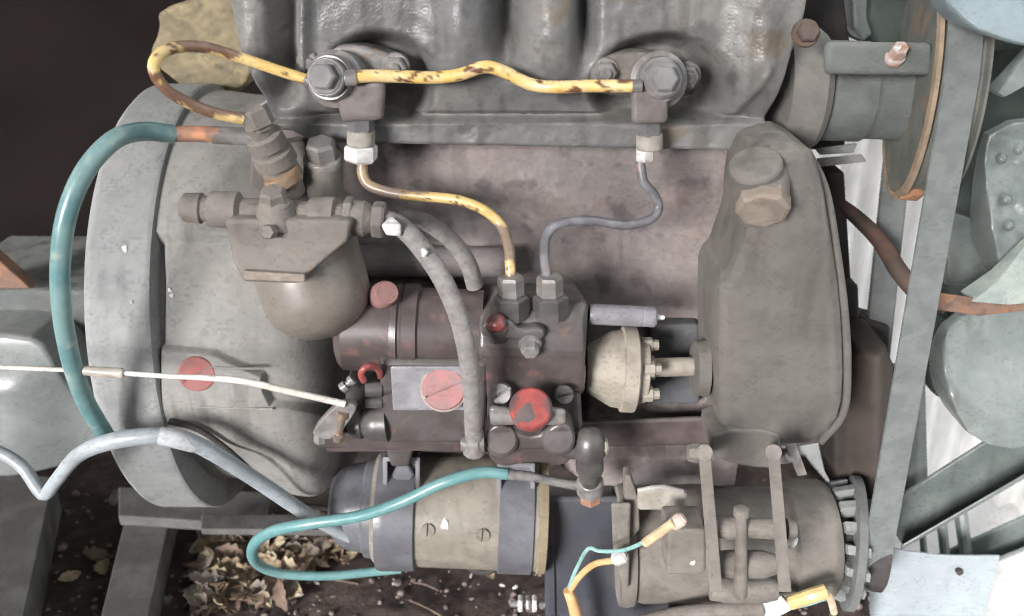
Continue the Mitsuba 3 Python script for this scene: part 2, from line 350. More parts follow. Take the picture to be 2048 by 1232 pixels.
# ================================================================== FLYWHEEL HOUSING
fh = thing('flywheel_housing', 'large dusty grey round flywheel housing at the left of the engine', 'flywheel housing')
FC = np.array([0, .275, -.105]); FR = .272
def in_poly(px, py, poly, soft):
    import shapely
    pg = shapely.Polygon(poly)
    p_ = shapely.points(px, py)
    d = shapely.distance(p_, pg.exterior)
    s = np.where(shapely.contains(pg, p_), d, -d)
    return ss(-soft, soft, s)
def drum(x0, x1, rfun, nx, nth=330, disp=None):
    th = np.linspace(0, 2 * math.pi, nth, endpoint=False)
    xs = np.linspace(x0, x1, nx)
    xx, tt = np.meshgrid(xs, th, indexing='ij')
    r = rfun(xx)
    base = np.stack([xx, FC[1] - r * np.cos(tt), FC[2] + r * np.sin(tt)], -1).reshape(-1, 3)
    if disp is not None:
        px, py = proj(base)
        front = np.cos(tt).ravel() > -.3
        r = r + (disp(px, py) * front).reshape(r.shape)
        base = np.stack([xx, FC[1] - r * np.cos(tt), FC[2] + r * np.sin(tt)], -1).reshape(-1, 3)
    f = []
    i, j = np.meshgrid(np.arange(nx - 1), np.arange(nth), indexing='ij')
    k = (j + 1) % nth
    qd = np.stack([i * nth + j, i * nth + k, i * nth + nth + k, i * nth + nth + j], -1).reshape(-1, 4)
    n = len(base)
    base = np.vstack([base, [[x0, FC[1], FC[2]], [x1, FC[1], FC[2]]]])
    f = np.vstack([qd[:, [0, 2, 1]], qd[:, [0, 3, 2]],
                   [[n, jj_, (jj_ + 1) % nth] for jj_ in range(nth)], [[n + 1, (nx - 1) * nth + (jj_ + 1) % nth, (nx - 1) * nth + jj_] for jj_ in range(nth)]])
    return trimesh.Trimesh(base, f, process=False)
def band_r(x):
    return FR - .006 * ss(-.434, -.441, x) - .012 * ss(-.3725, -.3695, x)
def band_d(px, py):
    return -.010 * ss(330, 300, py) * ss(430, 330, px) * 0
part(fh, 'rim_band', drum(-.441, -.369, band_r, 26), DRUMB, smooth=40)
PANEL = [(322, 692), (430, 702), (470, 720), (528, 745), (532, 775), (545, 800), (760, 830), (760, 1100), (322, 1100)]
SLOT = [(300, 478), (326, 490), (330, 560), (326, 850), (300, 850)]
def bell_d(px, py):
    d = .010 * in_poly(px, py, PANEL, 3.5) - .007 * in_poly(px, py, SLOT, 5)
    d += .009 * ss(490, 466, py) * ss(560, 400, px)
    d -= .030 * ss(860, 960, py) * ss(640, 480, px)
    return d
def bell_r(x):
    return FR - .015 - .008 * ss(-.30, -.24, x) - .06 * np.clip((x + .262) / .062, 0, 1) ** 2.4
part(fh, 'bell', drum(-.372, -.200, bell_r, 160, 900, bell_d), DRUM, smooth=40)
def on_drum(px, py, r=FR):
    d = FWD + RIGHT * (px - 1024) / F - UP * (py - 616) / F
    o = CAM - FC
    a, b, c = d[1]**2 + d[2]**2, o[1] * d[1] + o[2] * d[2], o[1]**2 + o[2]**2 - r * r
    t = (-b - math.sqrt(b * b - a * c)) / a
    p = CAM + d * t
    return p, np.array([0, p[1] - FC[1], p[2] - FC[2]]) / r
for i, (x, y, r) in enumerate([(250, 497, 8), (340, 580, 5), (344, 591, 5), (263, 604, 5)]):
    p, n = on_drum(x, y, FR - (.0145 if x > 310 else 0))
    part(fh, 'paint_spot', spot(p, n, r * S(p), i), WHITE if i != 3 else L((.3, .28, .25), (.3, .28, .25)))
p, n = on_drum(392, 748, FR - .0035)
part(fh, 'red_plug', slot_screw(p - n * .004, n + np.array([.15, 0, 0]), 37 * S(p), .006, .45, .05), REDM, 'flat red slotted plug')
for a in ((402, 814, 545, 818), (430, 735, 520, 737)):
    p0, n0 = on_drum(a[0], a[1], FR - .0045); p1, n1 = on_drum(a[2], a[3], FR - .009)
    part(fh, 'seam_ridge', tube([p0, (p0 + p1) / 2 + n0 * .001, p1], .0016, 8), DRUM)

# ================================================================== CRANKCASE AND CYLINDER HEAD
def block_h(x, y):
    h = .018 * ss(440, 475, y) * ss(565, 520, y) * ss(1030, 960, x)          # rounded rib behind the hoses
    h += .035 * ss(545, 600, y) * ss(1120, 1180, x)
    h += -.02 * ss(300, 420, y) * ss(540, 460, y) * ss(1100, 1300, x)
    h += .022 * ss(700, 660, x) * ss(300, 330, y) * 0
    h += .05 * ss(820, 840, y) * ss(905, 895, y) * ss(1090, 1130, x)
    h += .004 * (meshkit.fbm(np.column_stack([x / 60, y / 60, x * 0]), 3) - .5)
    h += .0015 * (meshkit.fbm(np.column_stack([x / 12, y / 12, x * 0]), 2) - .5)
    return h
cc = thing('crankcase', 'reddish-grey cast crankcase behind the injector pipes', 'engine block')
part(cc, 'wall', relief([(500, 240), (1475, 240), (1490, 600), (1440, 905), (640, 905), (560, 700), (500, 560)], .155, .36, block_h, .0035), BLOCK, smooth=45)
part(cc, 'side_rail', hullp(pts([(640, 868), (1420, 838), (1420, 882), (640, 898)], .075) + pts([(640, 868), (1420, 838), (1420, 882), (640, 898)], .15), .004),
     L((.10, .08, .077), (.075, .06, .058), 40, b='mat_satin', dust=.3))
part(cc, 'oil_gallery', lpx(P(1030, 525, .125), P(640, 520, .125), [(0, 30), (.97, 32), (1, 28)]), L((.19, .175, .165), (.15, .135, .13), 30))

def col(x, a, b, s): return ss(a - s, a + s, x) * ss(b + s, b - s, x)
def head_h(x, y):
    hi = ss(250, 120, y)
    r1 = np.hypot((x - 768) / 1.12, (y - 150) / 1.0)
    r2 = np.hypot((x - 1312) / 1.35, (y - 158) / 1.0)
    h = .030 + .022 * hi
    h += .020 * np.exp(-((x - 928) / 48) ** 2) * ss(185, 40, y) + .020 * np.exp(-((x - 1094) / 46) ** 2) * ss(190, 50, y)
    h -= .045 * np.exp(-((x - 1011) / 24) ** 2) * ss(150, 40, y) + .040 * np.exp(-((x - 1163) / 16) ** 2) * ss(150, 30, y)
    h += .016 * np.exp(-((x - 628) / 13) ** 2) * ss(200, 110, y)
    h -= .046 * np.exp(-((x - 588) / 24) ** 2) * ss(215, 130, y)
    h -= .050 * ss(520, 440, x) * hi
    h -= .052 * ss(108, 62, r1) * ss(235, 190, y) * ss(632, 665, x)
    h -= .052 * ss(112, 66, r2) * ss(240, 195, y) * ss(1455, 1415, x)
    h += .018 * np.exp(-((x - 1498) / 42) ** 2) * ss(235, 150, y)
    h += .012 * np.exp(-((x - (1500 - .55 * (y - 110))) / 16) ** 2) * ss(90, 130, y) * ss(235, 205, y)
    h -= .012 * col(y, 214, 222, 6) * col(x, 640, 1470, 30)
    h += .010 * ss(224, 230, y)
    h += .0035 * (meshkit.fbm(np.column_stack([x / 38, y / 38, x * 0]), 3) - .5) + .0009 * (meshkit.fbm(np.column_stack([x / 9, y / 9, x * 0]), 3) - .5)
    return h
HEADP = [(430, -90), (1600, -90), (1580, 20), (1555, 90), (1515, 222), (1512, 272), (1480, 284), (640, 268), (600, 246), (540, 240), (528, 195), (548, 185), (500, 75)]
hd = thing('cylinder_head', 'dark oily cast cylinder head with vertical ribs along the top of the engine', 'cylinder head')
part(hd, 'casting', relief(HEADP, .135, .36, head_h, .003), HEAD, smooth=45)
for i, (x, y, Y, r, asp, ang) in enumerate([(709, 28, .095, 8, 2.6, 1.9), (864, 57, .12, 4, 1, 0), (703, 14, .095, 4, 2, 1.6)]):
    p = P(x, y, Y); part(hd, 'paint_spot', spot(p, [0, -1, .2], r * S(p), 11 + i, asp, ang), WHITE)

# hexagon bolt on a cast boss, left of the first injector
bs = thing('housing_bolt', 'dusty hexagon bolt on a cast boss left of the first injector pipe', 'bolt')
A = P(646, 318, .10)
part(bs, 'boss', lpx(P(646, 385, .075), P(646, 318, .072), [(0, 40), (.9, 38), (1, 36)]), FILT)
part(bs, 'bolt_head', bolt(P(646, 320, .072), [0, -.35, 1], 30 * S(A), .022), STEEL)

# ================================================================== INJECTORS
def injector(cx, cy, lab, dx=0):
    t = thing('injector', lab, 'injector')
    Yf = .088
    fl = smooth_poly([(cx - 60, cy - 10), (cx - 45, cy - 40), (cx + 5, cy - 62), (cx + 60, cy - 60), (cx + 130, cy - 40), (cx + 152, cy - 10),
                      (cx + 140, cy + 12), (cx + 70, cy + 32), (cx + 30, cy + 50), (cx - 30, cy + 40), (cx - 60, cy + 20)], 2) if dx == 0 else \
         smooth_poly([(cx - 135, cy - 5), (cx - 120, cy - 35), (cx - 60, cy - 55), (cx + 10, cy - 52), (cx + 45, cy - 30), (cx + 85, cy - 15), (cx + 96, cy + 5), (cx + 80, cy + 28),
                      (cx + 20, cy + 38), (cx - 60, cy + 38), (cx - 125, cy + 25)], 2)
    part(t, 'clamp_flange', ext(fl, Yf, Yf + .03, .004), STEEL if dx == 0 else FILT)
    studs = [(cx - 42, cy - 26), (cx + 127, cy - 16)] if dx == 0 else [(cx - 95, cy - 14), (cx + 68, cy - 6)]
    for sx, sy in studs:
        k = part(t, 'stud_nut', bolt(P(sx, sy, Yf), [0, -1, 0], 23 * S(P(sx, sy, Yf)), .011, True, True), STEEL)
    bx, by = (cx + 18, cy + 10) if dx == 0 else (cx + 6, cy + 4)
    ax = np.array([-.12, -.93, .22]) if dx == 0 else np.array([0, -.93, .2])
    c = P(bx, by, Yf)
    part(t, 'body', lathe(c, c + ax * .040, [(0, 58 * S(c)), (.55, 56 * S(c)), (.62, 46 * S(c)), (1, 42 * S(c))]), STEEL)
    e = c + ax * .040
    part(t, 'banjo_ring', lathe(e - ax * .001, e + ax * .011, [(0, 34 * S(c)), (.15, 37 * S(c)), (.85, 37 * S(c)), (1, 34 * S(c))]), STEEL)
    part(t, 'banjo_bolt', bolt(e + ax * .011, ax, 27 * S(e), .013), L((.20, .20, .195), (.15, .15, .145), 90))
    # inlet stem down to the union
    ux, s = (cx + 58, 1.0) if dx == 0 else (cx - 6, .94)
    if dx == 0:
        stem = hullp(pts([(ux - 45, cy + 20), (ux + 38, cy + 20), (ux + 34, cy + 78), (ux - 28, cy + 82)], .062) + pts([(ux - 45, cy + 20), (ux + 38, cy + 20), (ux + 34, cy + 78), (ux - 28, cy + 82)], .095), .006)
    else:
        stem = hullp(pts([(ux - 26, cy + 20), (ux + 26, cy + 20), (ux + 26, cy + 78), (ux - 26, cy + 80)], .052) + pts([(ux - 26, cy + 20), (ux + 26, cy + 20), (ux + 26, cy + 78), (ux - 26, cy + 80)], .09), .005)
    part(t, 'inlet_stem', stem, L((.15, .135, .13), (.12, .105, .1), 60, b='mat_satin'))
    y0 = cy + 80
    Yu = .072
    m1 = lpx(P(ux, y0 - 4, Yu), P(ux, y0 + 36, Yu), [(0, 27 * s), (1, 27 * s)], seg=6, rot=.3)
    part(t, 'hexagon', m1, L((.13, .13, .132), (.1, .1, .1), 90, b='mat_satin'), smooth=20)
    part(t, 'collar', lpx(P(ux, y0 + 28, Yu), P(ux, y0 + 60, Yu), [(0, 20), (.1, 28 * s), (.95, 28 * s), (1, 25 * s)]), L((.30, .285, .25), (.24, .22, .19), 120))
    nx = ux if dx == 0 else ux - 10
    rn, y1, y2 = (34, y0 + 60, y0 + 92) if dx == 0 else (19, y0 + 60, y0 + 84)
    part(t, 'union_nut', lpx(P(nx, y1, Yu), P(nx, y2, Yu), [(0, rn * .9), (.12, rn), (.85, rn), (1, rn * .86)], seg=6, rot=.12), ZINC, 'bright zinc union nut', smooth=20)
    return t
injector(664, 150, 'left fuel injector with a flanged body and yellow pipe on both sides')
injector(1305, 158, 'right fuel injector at the far end of the yellow leak-off pipe', 1)

# ================================================================== PIPES
def pr(px, Y): return px * S(P(1024, 616, Y))
lo = thing('leak_off_pipe', 'thin yellow leak-off pipe flaking to brown, looping past both injectors', 'pipe')
part(lo, 'left_run', tube(pts([(655, 166, .045), (618, 160, .05), (560, 142, .05), (480, 115, .045), (410, 95, .03), (352, 95, .01), (316, 112, -.01), (308, 142, -.02), (334, 180, -.015), (384, 209, 0), (432, 227, .01), (486, 238, .02)]), pr(10, .04)), YELB)
part(lo, 'right_run', tube(pts([(690, 158, .045), (735, 152, .05), (800, 153, .055), (870, 155, .055), (920, 149, .055), (968, 134, .055), (1005, 142, .055), (1060, 168, .055), (1110, 174, .05), (1180, 172, .05), (1265, 172, .045)]), pr(11.5, .05)), YEL)
for a, b, r in (((612, 160, .05), (645, 166, .046), 12), ((1250, 171, .046), (1285, 172, .044), 12), ((470, 233, .018), (500, 242, .024), 12), ((688, 157, .045), (712, 155, .047), 16)):
    part(lo, 'pipe_end', lpx(P(*a), P(*b), [(0, r * .9), (.2, r), (1, r)]), STEEL)
ipp = thing('injector_pipe', 'yellow and brown injector pipe from the left injector to the pump', 'pipe')
IPP = pts([(726, 322, .072), (725, 345, .07), (738, 370, .066), (785, 386, .06), (850, 393, .055), (915, 400, .05), (968, 420, .045), (1003, 452, .04), (1017, 492, .022), (1020, 525, .012), (1021, 562, .006)])
ipc = spline(IPP); ipn = int(len(ipc) * .27)
part(ipp, 'pipe', tube(ipc[ipn - 3:], pr(10, .05), smoothed=False), L((.52, .36, .13), (.56, .41, .18), 60, b='mat_satin', spots=(((0.20, 0.15, 0.11), 30, .50, .06, 1), ((.13, .07, .04), 105, .62, .03, 1))))
part(ipp, 'bare_end', tube(ipc[:ipn], pr(10.6, .05), smoothed=False), L((.21, .165, .135), (.30, .22, .13), 70, b='mat_satin'), 'bare brown end under the union nut')
solo('injector_pipe', tube(pts([(1280, 325, .07), (1283, 345, .068), (1288, 366, .066), (1307, 388, .066), (1317, 414, .066), (1302, 438, .06), (1250, 450, .055), (1180, 441, .05), (1122, 446, .045), (1094, 470, .04), (1089, 510, .022), (1095, 562, .006)]),
     pr(9.3, .05)), PIPEG, 'dark grey bent injector pipe from the right injector to the pump', 'pipe')

# ================================================================== FUEL FILTER
ff = thing('fuel_filter', 'dusty fuel filter with a round brown bowl hanging from its cast head', 'fuel filter')
YF = -.005
part(ff, 'head_tube', lpx(P(362, 414, YF), P(770, 440, YF), [(0, 20), (.02, 29), (.10, 31), (.11, 26), (.135, 26), (.145, 34), (.155, 36), (.28, 38), (.30, 26), (.62, 28), (.64, 38), (.75, 40), (.76, 30), (.80, 30), (.82, 36), (.9, 36), (.93, 28), (1, 26)], seg=48), FILT)
part(ff, 'hose_union', lpx(P(690, 435, YF), P(706, 436, YF), [(0, 42), (.2, 44), (.8, 44), (1, 42)], seg=6), FILT, smooth=20)
part(ff, 'hose_union', lpx(P(745, 438, YF), P(770, 440, YF), [(0, 34), (.2, 37), (.8, 37), (1, 33)], seg=6), FILT, smooth=20)
part(ff, 'centre_boss', lpx(P(553, 470, YF - .02), P(552, 402, YF - .005), [(0, 34), (.3, 40), (.8, 38), (1, 33)]), FILT)
part(ff, 'bolt', bolt(P(550, 408, YF - .012), [0, -.35, 1], 26 * S(P(550, 408, YF)), .016), FILT)
part(ff, 'bleed_screw', bolt(P(543, 462, YF - .03), [-.1, -1, .25], 15 * S(P(543, 462, YF)), .012, False), FILT)
part(ff, 'bracket', relief([(446, 440), (705, 440), (694, 486), (660, 512), (608, 552), (600, 560), (492, 556), (466, 515)], YF - .028, YF + .02,
     lambda x, y: .012 * ss(480, 550, y), bev=.004), FILT)
part(ff, 'bracket_lip', hullp(pts([(492, 545), (606, 552), (607, 560), (493, 556)], YF - .046) + pts([(492, 536), (606, 543)], YF - .02), .002), L((.26, .225, .19), (.2, .17, .14), 90))
c0, c1 = P(590, 440, .036), P(657, 674, .008)
part(ff, 'bowl', lathe(c0, c1, [(0, .052)] + [(.18, .0545)] + [(.5, .0555), (.62, .0548)] + [(.62 + .38 * math.sin(a), .0548 * math.cos(a)) for a in np.linspace(.12, 1.5, 14)], seg=72), BOWL, smooth=60)

oy = .03
tf = thing('banjo_fitting', 'tilted brown banjo fitting above the fuel filter where two fuel pipes meet', 'fitting')
d0, d1 = P(508, 236, oy), P(585, 385, oy + .03)
part(tf, 'stem', lpx(d0, d1, [(.08, 26), (.2, 27), (.22, 38), (.36, 39), (.38, 34), (.42, 34), (.44, 42), (.58, 43), (.6, 37), (.8, 38), (.82, 30), (1, 28)]), FILT)
part(tf, 'bolt_head', lpx(P(506, 218, oy), P(527, 262, oy), [(0, 27), (.1, 31), (.8, 31), (.82, 24), (1, 22)], seg=6), FILT, smooth=20)
part(tf, 'washer', lpx(P(560, 346, oy + .01), P(572, 366, oy + .012), [(0, 36), (.3, 38), (1, 34)]), L((.26, .17, .10), (.2, .15, .1), 90))
part(tf, 'bracket', ext([(500, 300), (610, 280), (620, 390), (495, 420)], .11, .14, .004), FILT)

# teal hose with its copper end
th_ = thing('fuel_hose', 'thick teal fuel hose looping down the left side of the flywheel housing', 'hose')
part(th_, 'hose', tube(pts([(345, 268, .02), (285, 263, 0), (228, 280, -.03), (172, 340, -.05), (135, 425, -.065), (121, 520, -.07), (124, 620, -.07), (142, 720, -.06), (170, 800, -.045), (212, 872, -.02)]), pr(18.5, -.04), 22), TEAL)
part(th_, 'copper_end', tube(pts([(340, 268, .02), (400, 268, .026), (445, 270, .03)]), pr(15, .02), 20), COPPER, 'rusty copper pipe end')
part(th_, 'steel_end', tube(pts([(425, 270, .029), (470, 272, .032), (520, 275, .034)]), pr(16.5, .02), 20), STEEL)

# grey conduit
cd = thing('conduit_hose', 'kinked pale grey conduit hose crossing low over the flywheel housing', 'hose')
part(cd, 'hose', tube(pts([(-50, 893, -.01), (0, 905, -.012), (45, 934, -.02), (78, 980, -.03), (92, 988, -.032), (112, 962, -.036), (160, 908, -.045), (235, 880, -.05), (330, 872, -.045), (400, 892, -.035), (500, 952, -.01), (620, 1032, .02), (695, 1072, .04), (750, 1098, .05)]),
     [pr(14, -.03), pr(14, -.03), pr(15, -.03), pr(18.5, -.03), pr(18, -.03), pr(17.5, -.03), pr(17, 0), pr(15, 0), pr(13, 0)], 22), GREYHOSE)
part(cd, 'split_sleeve', tube(pts([(318, 871, -.047), (350, 877, -.044), (388, 888, -.037)]), [pr(19, -.04), pr(21, -.04), pr(19, -.04)], 22), L((.42, .45, .45), (.36, .39, .39), 40, b='mat_satin'))
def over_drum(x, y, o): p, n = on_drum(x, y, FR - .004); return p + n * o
solo('cable', tube([over_drum(340, 838, .004), over_drum(400, 852, .006), over_drum(460, 893, .006), over_drum(540, 968, .004), P(600, 1008, .09), P(660, 1018, .11)], pr(6.5, 0), 12), BLACK, 'thin black strip above the pale grey conduit hose, in place of its shadow', 'cable')  # black tube drawn along the shadow that the conduit hose throws on the housing

# small teal hose
sh = thing('return_hose', 'thin bright teal hose curving in front of the starter motor and back above the leaves', 'hose')
part(sh, 'hose', tube(pts([(1015, 948, -.02), (960, 945, -.02), (885, 966, -.025), (805, 1003, -.025), (720, 1032, -.03), (620, 1047, -.03), (545, 1063, -.02), (507, 1092, -.005), (513, 1126, .02), (562, 1147, .035), (650, 1152, .045), (730, 1145, .055), (802, 1138, .06)]), [pr(13, -.02)] * 6 + [pr(11, 0)] * 3, 20), TEALC)
part(sh, 'pipe_end', tube(pts([(1005, 948, -.02), (1060, 953, -.018), (1120, 965, -.012), (1182, 975, -.008)]), [pr(11, -.02), pr(10, -.02), pr(12, -.02)], 16, mod=lambda s: 1 + .10 * (np.sin(s * 700) > .3) * (s < .035)), STEEL)

# braided hoses
def rib(s): return 1 + .02 * np.sin(s * 2 * math.pi / .0042)
solo('braided_hose', tube(pts([(772, 440, YF), (800, 452, -.01), (838, 490, -.03), (880, 550, -.05), (914, 625, -.062), (934, 705, -.066), (944, 790, -.06), (947, 868, -.045)]), [pr(20, -.03), pr(19, -.04), pr(18.5, -.05)], 26, .0012, mod=rib), BRAID,
     'grey braided hose from the fuel filter down over the injection pump', 'hose')
solo('braided_hose', tube(pts([(800, 432, .06), (850, 444, .055), (900, 478, .045), (935, 525, .04), (950, 572, .045)]), pr(17, .05), 26, .0012, mod=rib), BRAID,
     'shorter grey braided hose behind, ending above the pump', 'hose')
p = P(848, 505, -.052); solo('paint_spot', spot(p, [-.2, -.95, .3], 8 * S(p), 40), WHITE, 'round white paint spot on the long braided hose', 'paint spot')
p = P(786, 455, -.03); solo('hose_tag', hullp([P(770, 452, -.03), P(796, 452, -.03), P(796, 466, -.03), P(776, 464, -.03), P(783, 440, -.02)], .003), WHITE, 'small white tag at the filter end of the braided hose', 'tag')

# ================================================================== INJECTION PUMP
ip = thing('injection_pump', 'brown fuel injection pump with two delivery valves below the injector pipes', 'injection pump')
YP = .04
part(ip, 'governor_housing', lpx(P(676, 656, YP), P(966, 664, YP), [(0, 60), (.02, 74), (.06, 84), (.38, 87), (.385, 91), (.43, 93), (.44, 88), (.455, 88), (.465, 93), (.56, 93), (.57, 86), (1, 84)], seg=72), PUMP)
part(ip, 'lower_housing', hullp(pts([(770, 725), (962, 730), (962, 872), (778, 872)], -.005) + pts([(770, 725), (962, 730), (962, 872), (778, 872)], .09), .006), PUMPG)
part(ip, 'cover_plate', ext([(780, 733), (955, 733), (955, 822), (785, 822)], -.012, .0, .002), PLATE, 'pale bluish cover plate')
part(ip, 'slotted_plug', slot_screw(P(888, 776, -.011), [0.05, -.93, .38], 43 * S(P(888, 776, -.01)), .009, .40, .05), REDF, 'large faded pink plug with a diagonal slot')
part(ip, 'plug_rim', lathe(P(888, 776, -.0125), P(888, 776, -.0125) + np.array([0.05, -.93, .38]) * .0045, [(0, 47 * S(P(888, 776, 0))), (.8, 47 * S(P(888, 776, 0))), (1, 45 * S(P(888, 776, 0)))], seg=48, bore=.0205), L((.33, .29, .26), (.28, .24, .22), 60))
part(ip, 'base_flange', hullp(pts([(640, 868), (965, 872), (965, 900), (640, 890)], -.005) + pts([(640, 868), (965, 872), (965, 900), (640, 890)], .08), .003), PUMP)
part(ip, 'mounting_foot', hullp(pts([(780, 898), (820, 898), (812, 925), (788, 925)], .03) + pts([(780, 898), (820, 898), (812, 925), (788, 925)], .06), .004), PUMPG)
part(ip, 'faded_boss', lpx(P(745, 600, .05), P(775, 585, .0), [(0, 26), (.9, 26), (1, 22)]), L((.24, .13, .12), (.2, .12, .11), 80))
# pump head
hp = pts([(990, 578), (1142, 574)], .085) + pts([(968, 628), (1000, 596)], .035) + pts([(1166, 612), (1162, 640)], .02) + pts([(968, 636), (1032, 642), (1158, 646)], .005) + pts([(966, 690), (1160, 700), (966, 706), (1158, 708)], -.004) + pts([(970, 780), (1158, 780)], .02) + pts([(970, 780), (1160, 780), (1160, 600), (968, 640)], .11)
part(ip, 'pump_head', hullp(hp, .005), PUMPG)
part(ip, 'head_ledge', relief(smooth_poly([(962, 640), (1022, 640), (1030, 652), (1040, 660), (1085, 656), (1092, 672), (1076, 690), (1030, 680), (962, 682)], 1), -.016, .03, lambda x, y: 0 * x), PUMPG)
part(ip, 'lower_block', hullp(pts([(972, 706), (1158, 708), (1158, 775), (980, 785)], -.002) + pts([(972, 706), (1158, 708), (1158, 775), (980, 785)], .09), .006), PUMP)
bk_ = np.array([0, -.62, .78]); bc_ = P(993, 648, -.016)
part(ip, 'bleed_boss', lathe(bc_ - bk_ * .02, bc_ - bk_ * .001, [(0, .013), (.8, .0125), (1, .011)], seg=28), PUMPG)
part(ip, 'bleed_screw', lathe(bc_ - bk_ * .002, bc_ + bk_ * .010, [(0, .0085), (.2, .0095), (.6, .0095), (.85, .0075), (1, .004)], seg=28), RED, 'small round red bleed screw')
part(ip, 'head_bolt', bolt(P(1060, 690, -.014), [0, -.8, -.3], 18 * S(P(1060, 690, 0)), .012), STEEL)
part(ip, 'side_bolt', bolt(P(1160, 672, .02), [1, -.1, 0], 18 * S(P(1160, 672, 0)), .006), STEEL)
part(ip, 'side_bolt', bolt(P(1160, 748, .02), [1, -.1, 0], 20 * S(P(1160, 748, 0)), .006), STEEL)
for x in (1021, 1099):
    dv = part(ip, 'delivery_valve', lpx(P(x + 3, 634, .004), P(x + 1, 580, .004), [(0, 34), (.2, 34), (.22, 36), (.72, 36), (.8, 30), (.82, 22), (1, 22)], seg=6, rot=.4), DARK, smooth=20)
    scene[dv + '__nut'] = shape(lpx(P(x + 1, 592, .004), P(x, 552, .004), [(0, 24), (.1, 27), (.85, 27), (1, 24)], seg=6, rot=.4), STEEL, smooth=20)
# throttle side
tl = thing('throttle_lever', 'small slanted steel throttle lever with pinch bolts at the end of the pale rod', 'lever')
part(tl, 'lever_plate', relief(smooth_poly([(622, 862), (668, 812), (690, 804), (714, 812), (710, 828), (672, 880), (632, 880)], 1), -.035, -.024, lambda x, y: 0 * x, bev=.002), STEEL)
part(tl, 'shaft', lpx(P(700, 850, .0), P(775, 845, .0), [(0, 26), (.3, 30), (.35, 25), (.6, 36), (1, 38)]), DARK)
part(tl, 'pinch_bolt', lpx(P(676, 880, -.032), P(686, 825, -.036), [(0, 11), (.2, 12), (.22, 7), (.8, 7), (.82, 11), (1, 10)], seg=12), L((.40, .28, .20), (.36, .3, .26), 120, b='mat_metal'))
part(tl, 'pinch_bolt', lpx(P(640, 868, -.03), P(640, 885, -.03), [(0, 13), (.9, 13), (1, 9)], seg=6), STEEL)
rd = thing('throttle_rod', 'thin pale throttle rod running from the left edge to the throttle lever', 'rod')
part(rd, 'rod', tube(pts([(-60, 731, -.06), (60, 737, -.058), (180, 742, -.056), (330, 752, -.054), (470, 760, -.052), (580, 783, -.045), (690, 808, -.036)]), [pr(5, -.06), pr(5, -.06), pr(5.5, -.06), pr(7.5, -.05), pr(7.5, -.05)], 12), L((.52, .49, .43), (.66, .65, .61), 40, b='mat_satin', spots=(((.3, .25, .2), 70, .66, .05),)))
part(rd, 'sleeve', lpx(P(168, 741, -.056), P(247, 747, -.056), [(0, 9), (.05, 10), (.95, 11), (1, 9)]), L((.42, .39, .34), (.3, .27, .23), 90, b='mat_satin'))
solo('wire_hook', tube(pts([(728, 762, -.03), (722, 748, -.034), (732, 734, -.034), (748, 732, -.026), (758, 742, -.018), (760, 752, -.01)]), pr(7, -.03), 12), RED, 'small bright red wire hook on the pump above the throttle lever', 'hook')
sp = thing('governor_linkage', 'dark oily governor linkage between the red hook and the pale cover plate', 'linkage')
part(sp, 'block', box(P(735, 785, .03), (.04, .05, .045), .006), BLACK)
part(sp, 'spindle', lpx(P(730, 780, -.01), P(785, 778, -.005), [(0, 14), (.6, 16), (.62, 12), (1, 12)]), DARK)
part(sp, 'spindle', lpx(P(730, 806, -.01), P(785, 804, -.005), [(0, 10), (.6, 12), (.62, 9), (1, 9)]), DARK)
part(sp, 'stop_screw', lpx(P(684, 778, -.015), P(706, 758, -.012), [(0, 12), (.4, 12), (.42, 7), (.7, 7), (.72, 11), (1, 11)], seg=12), STEEL)

# ================================================================== LIFT PUMP
lp = thing('lift_pump', 'cast lift pump with a red priming knob, below the delivery valves', 'lift pump')
YL = -.03
part(lp, 'casting', relief(smooth_poly([(966, 892), (972, 858), (1000, 846), (1032, 866), (1060, 874), (1088, 866), (1115, 844), (1145, 856), (1154, 888), (1140, 914), (1108, 912), (1085, 900), (1036, 902), (1010, 916), (980, 912)], 2), YL - .008, .03, lambda x, y: 0 * x, bev=.004), PUMPG)
part(lp, 'lower_casting', relief(smooth_poly([(974, 900), (1040, 892), (1085, 892), (1146, 900), (1142, 926), (1108, 936), (1090, 926), (1040, 928), (1012, 936), (982, 926)], 2), YL + .004, .03, lambda x, y: 0 * x, bev=.003), PUMP)
for x, y in ((1003, 880), (1116, 878)):
    part(lp, 'lobe_cap', lathe(P(x, y, YL - .004), P(x, y, YL - .004) + np.array([0, -.8, .6]) * .010, [(0, 33 * S(P(x, y, 0))), (.7, 32 * S(P(x, y, 0))), (1, 27 * S(P(x, y, 0)))], seg=40), PUMPG)
part(lp, 'upper_body', hullp(pts([(985, 770), (1145, 770), (1150, 850), (980, 860)], .0) + pts([(985, 770), (1145, 770), (1150, 850), (980, 860)], .07), .008), DARK)
nk = np.array([0, -.72, .69])
kc = P(1061, 822, -.045)
part(lp, 'neck', lathe(kc - nk * .055, kc, [(0, .021), (.6, .019), (1, .0185)]), PUMP)
part(lp, 'knob', lathe(kc - nk * .004, kc + nk * .016, [(0, .0185), (.1, .0205), (.8, .0215), (.92, .0205), (1, .0185)], seg=48), RED, 'worn red priming knob')
kf = kc + nk * .0158
part(lp, 'worn_patch', spot(kf + np.array([-.005, 0, 0]) - np.cross(nk, X) * .006, nk, .0095, 77, 1.5, .9, .0007), L((.085, .075, .072), (.13, .09, .085), 140), 'bare grey worn patch')
part(lp, 'screw', slot_screw(P(1003, 786, -.02), [-.1, -.9, .4], 21 * S(P(1003, 786, 0)), .010, .6), STEEL)
part(lp, 'screw', slot_screw(P(1126, 788, -.015), [.1, -.9, .4], 19 * S(P(1126, 788, 0)), .010, .2), DARK)
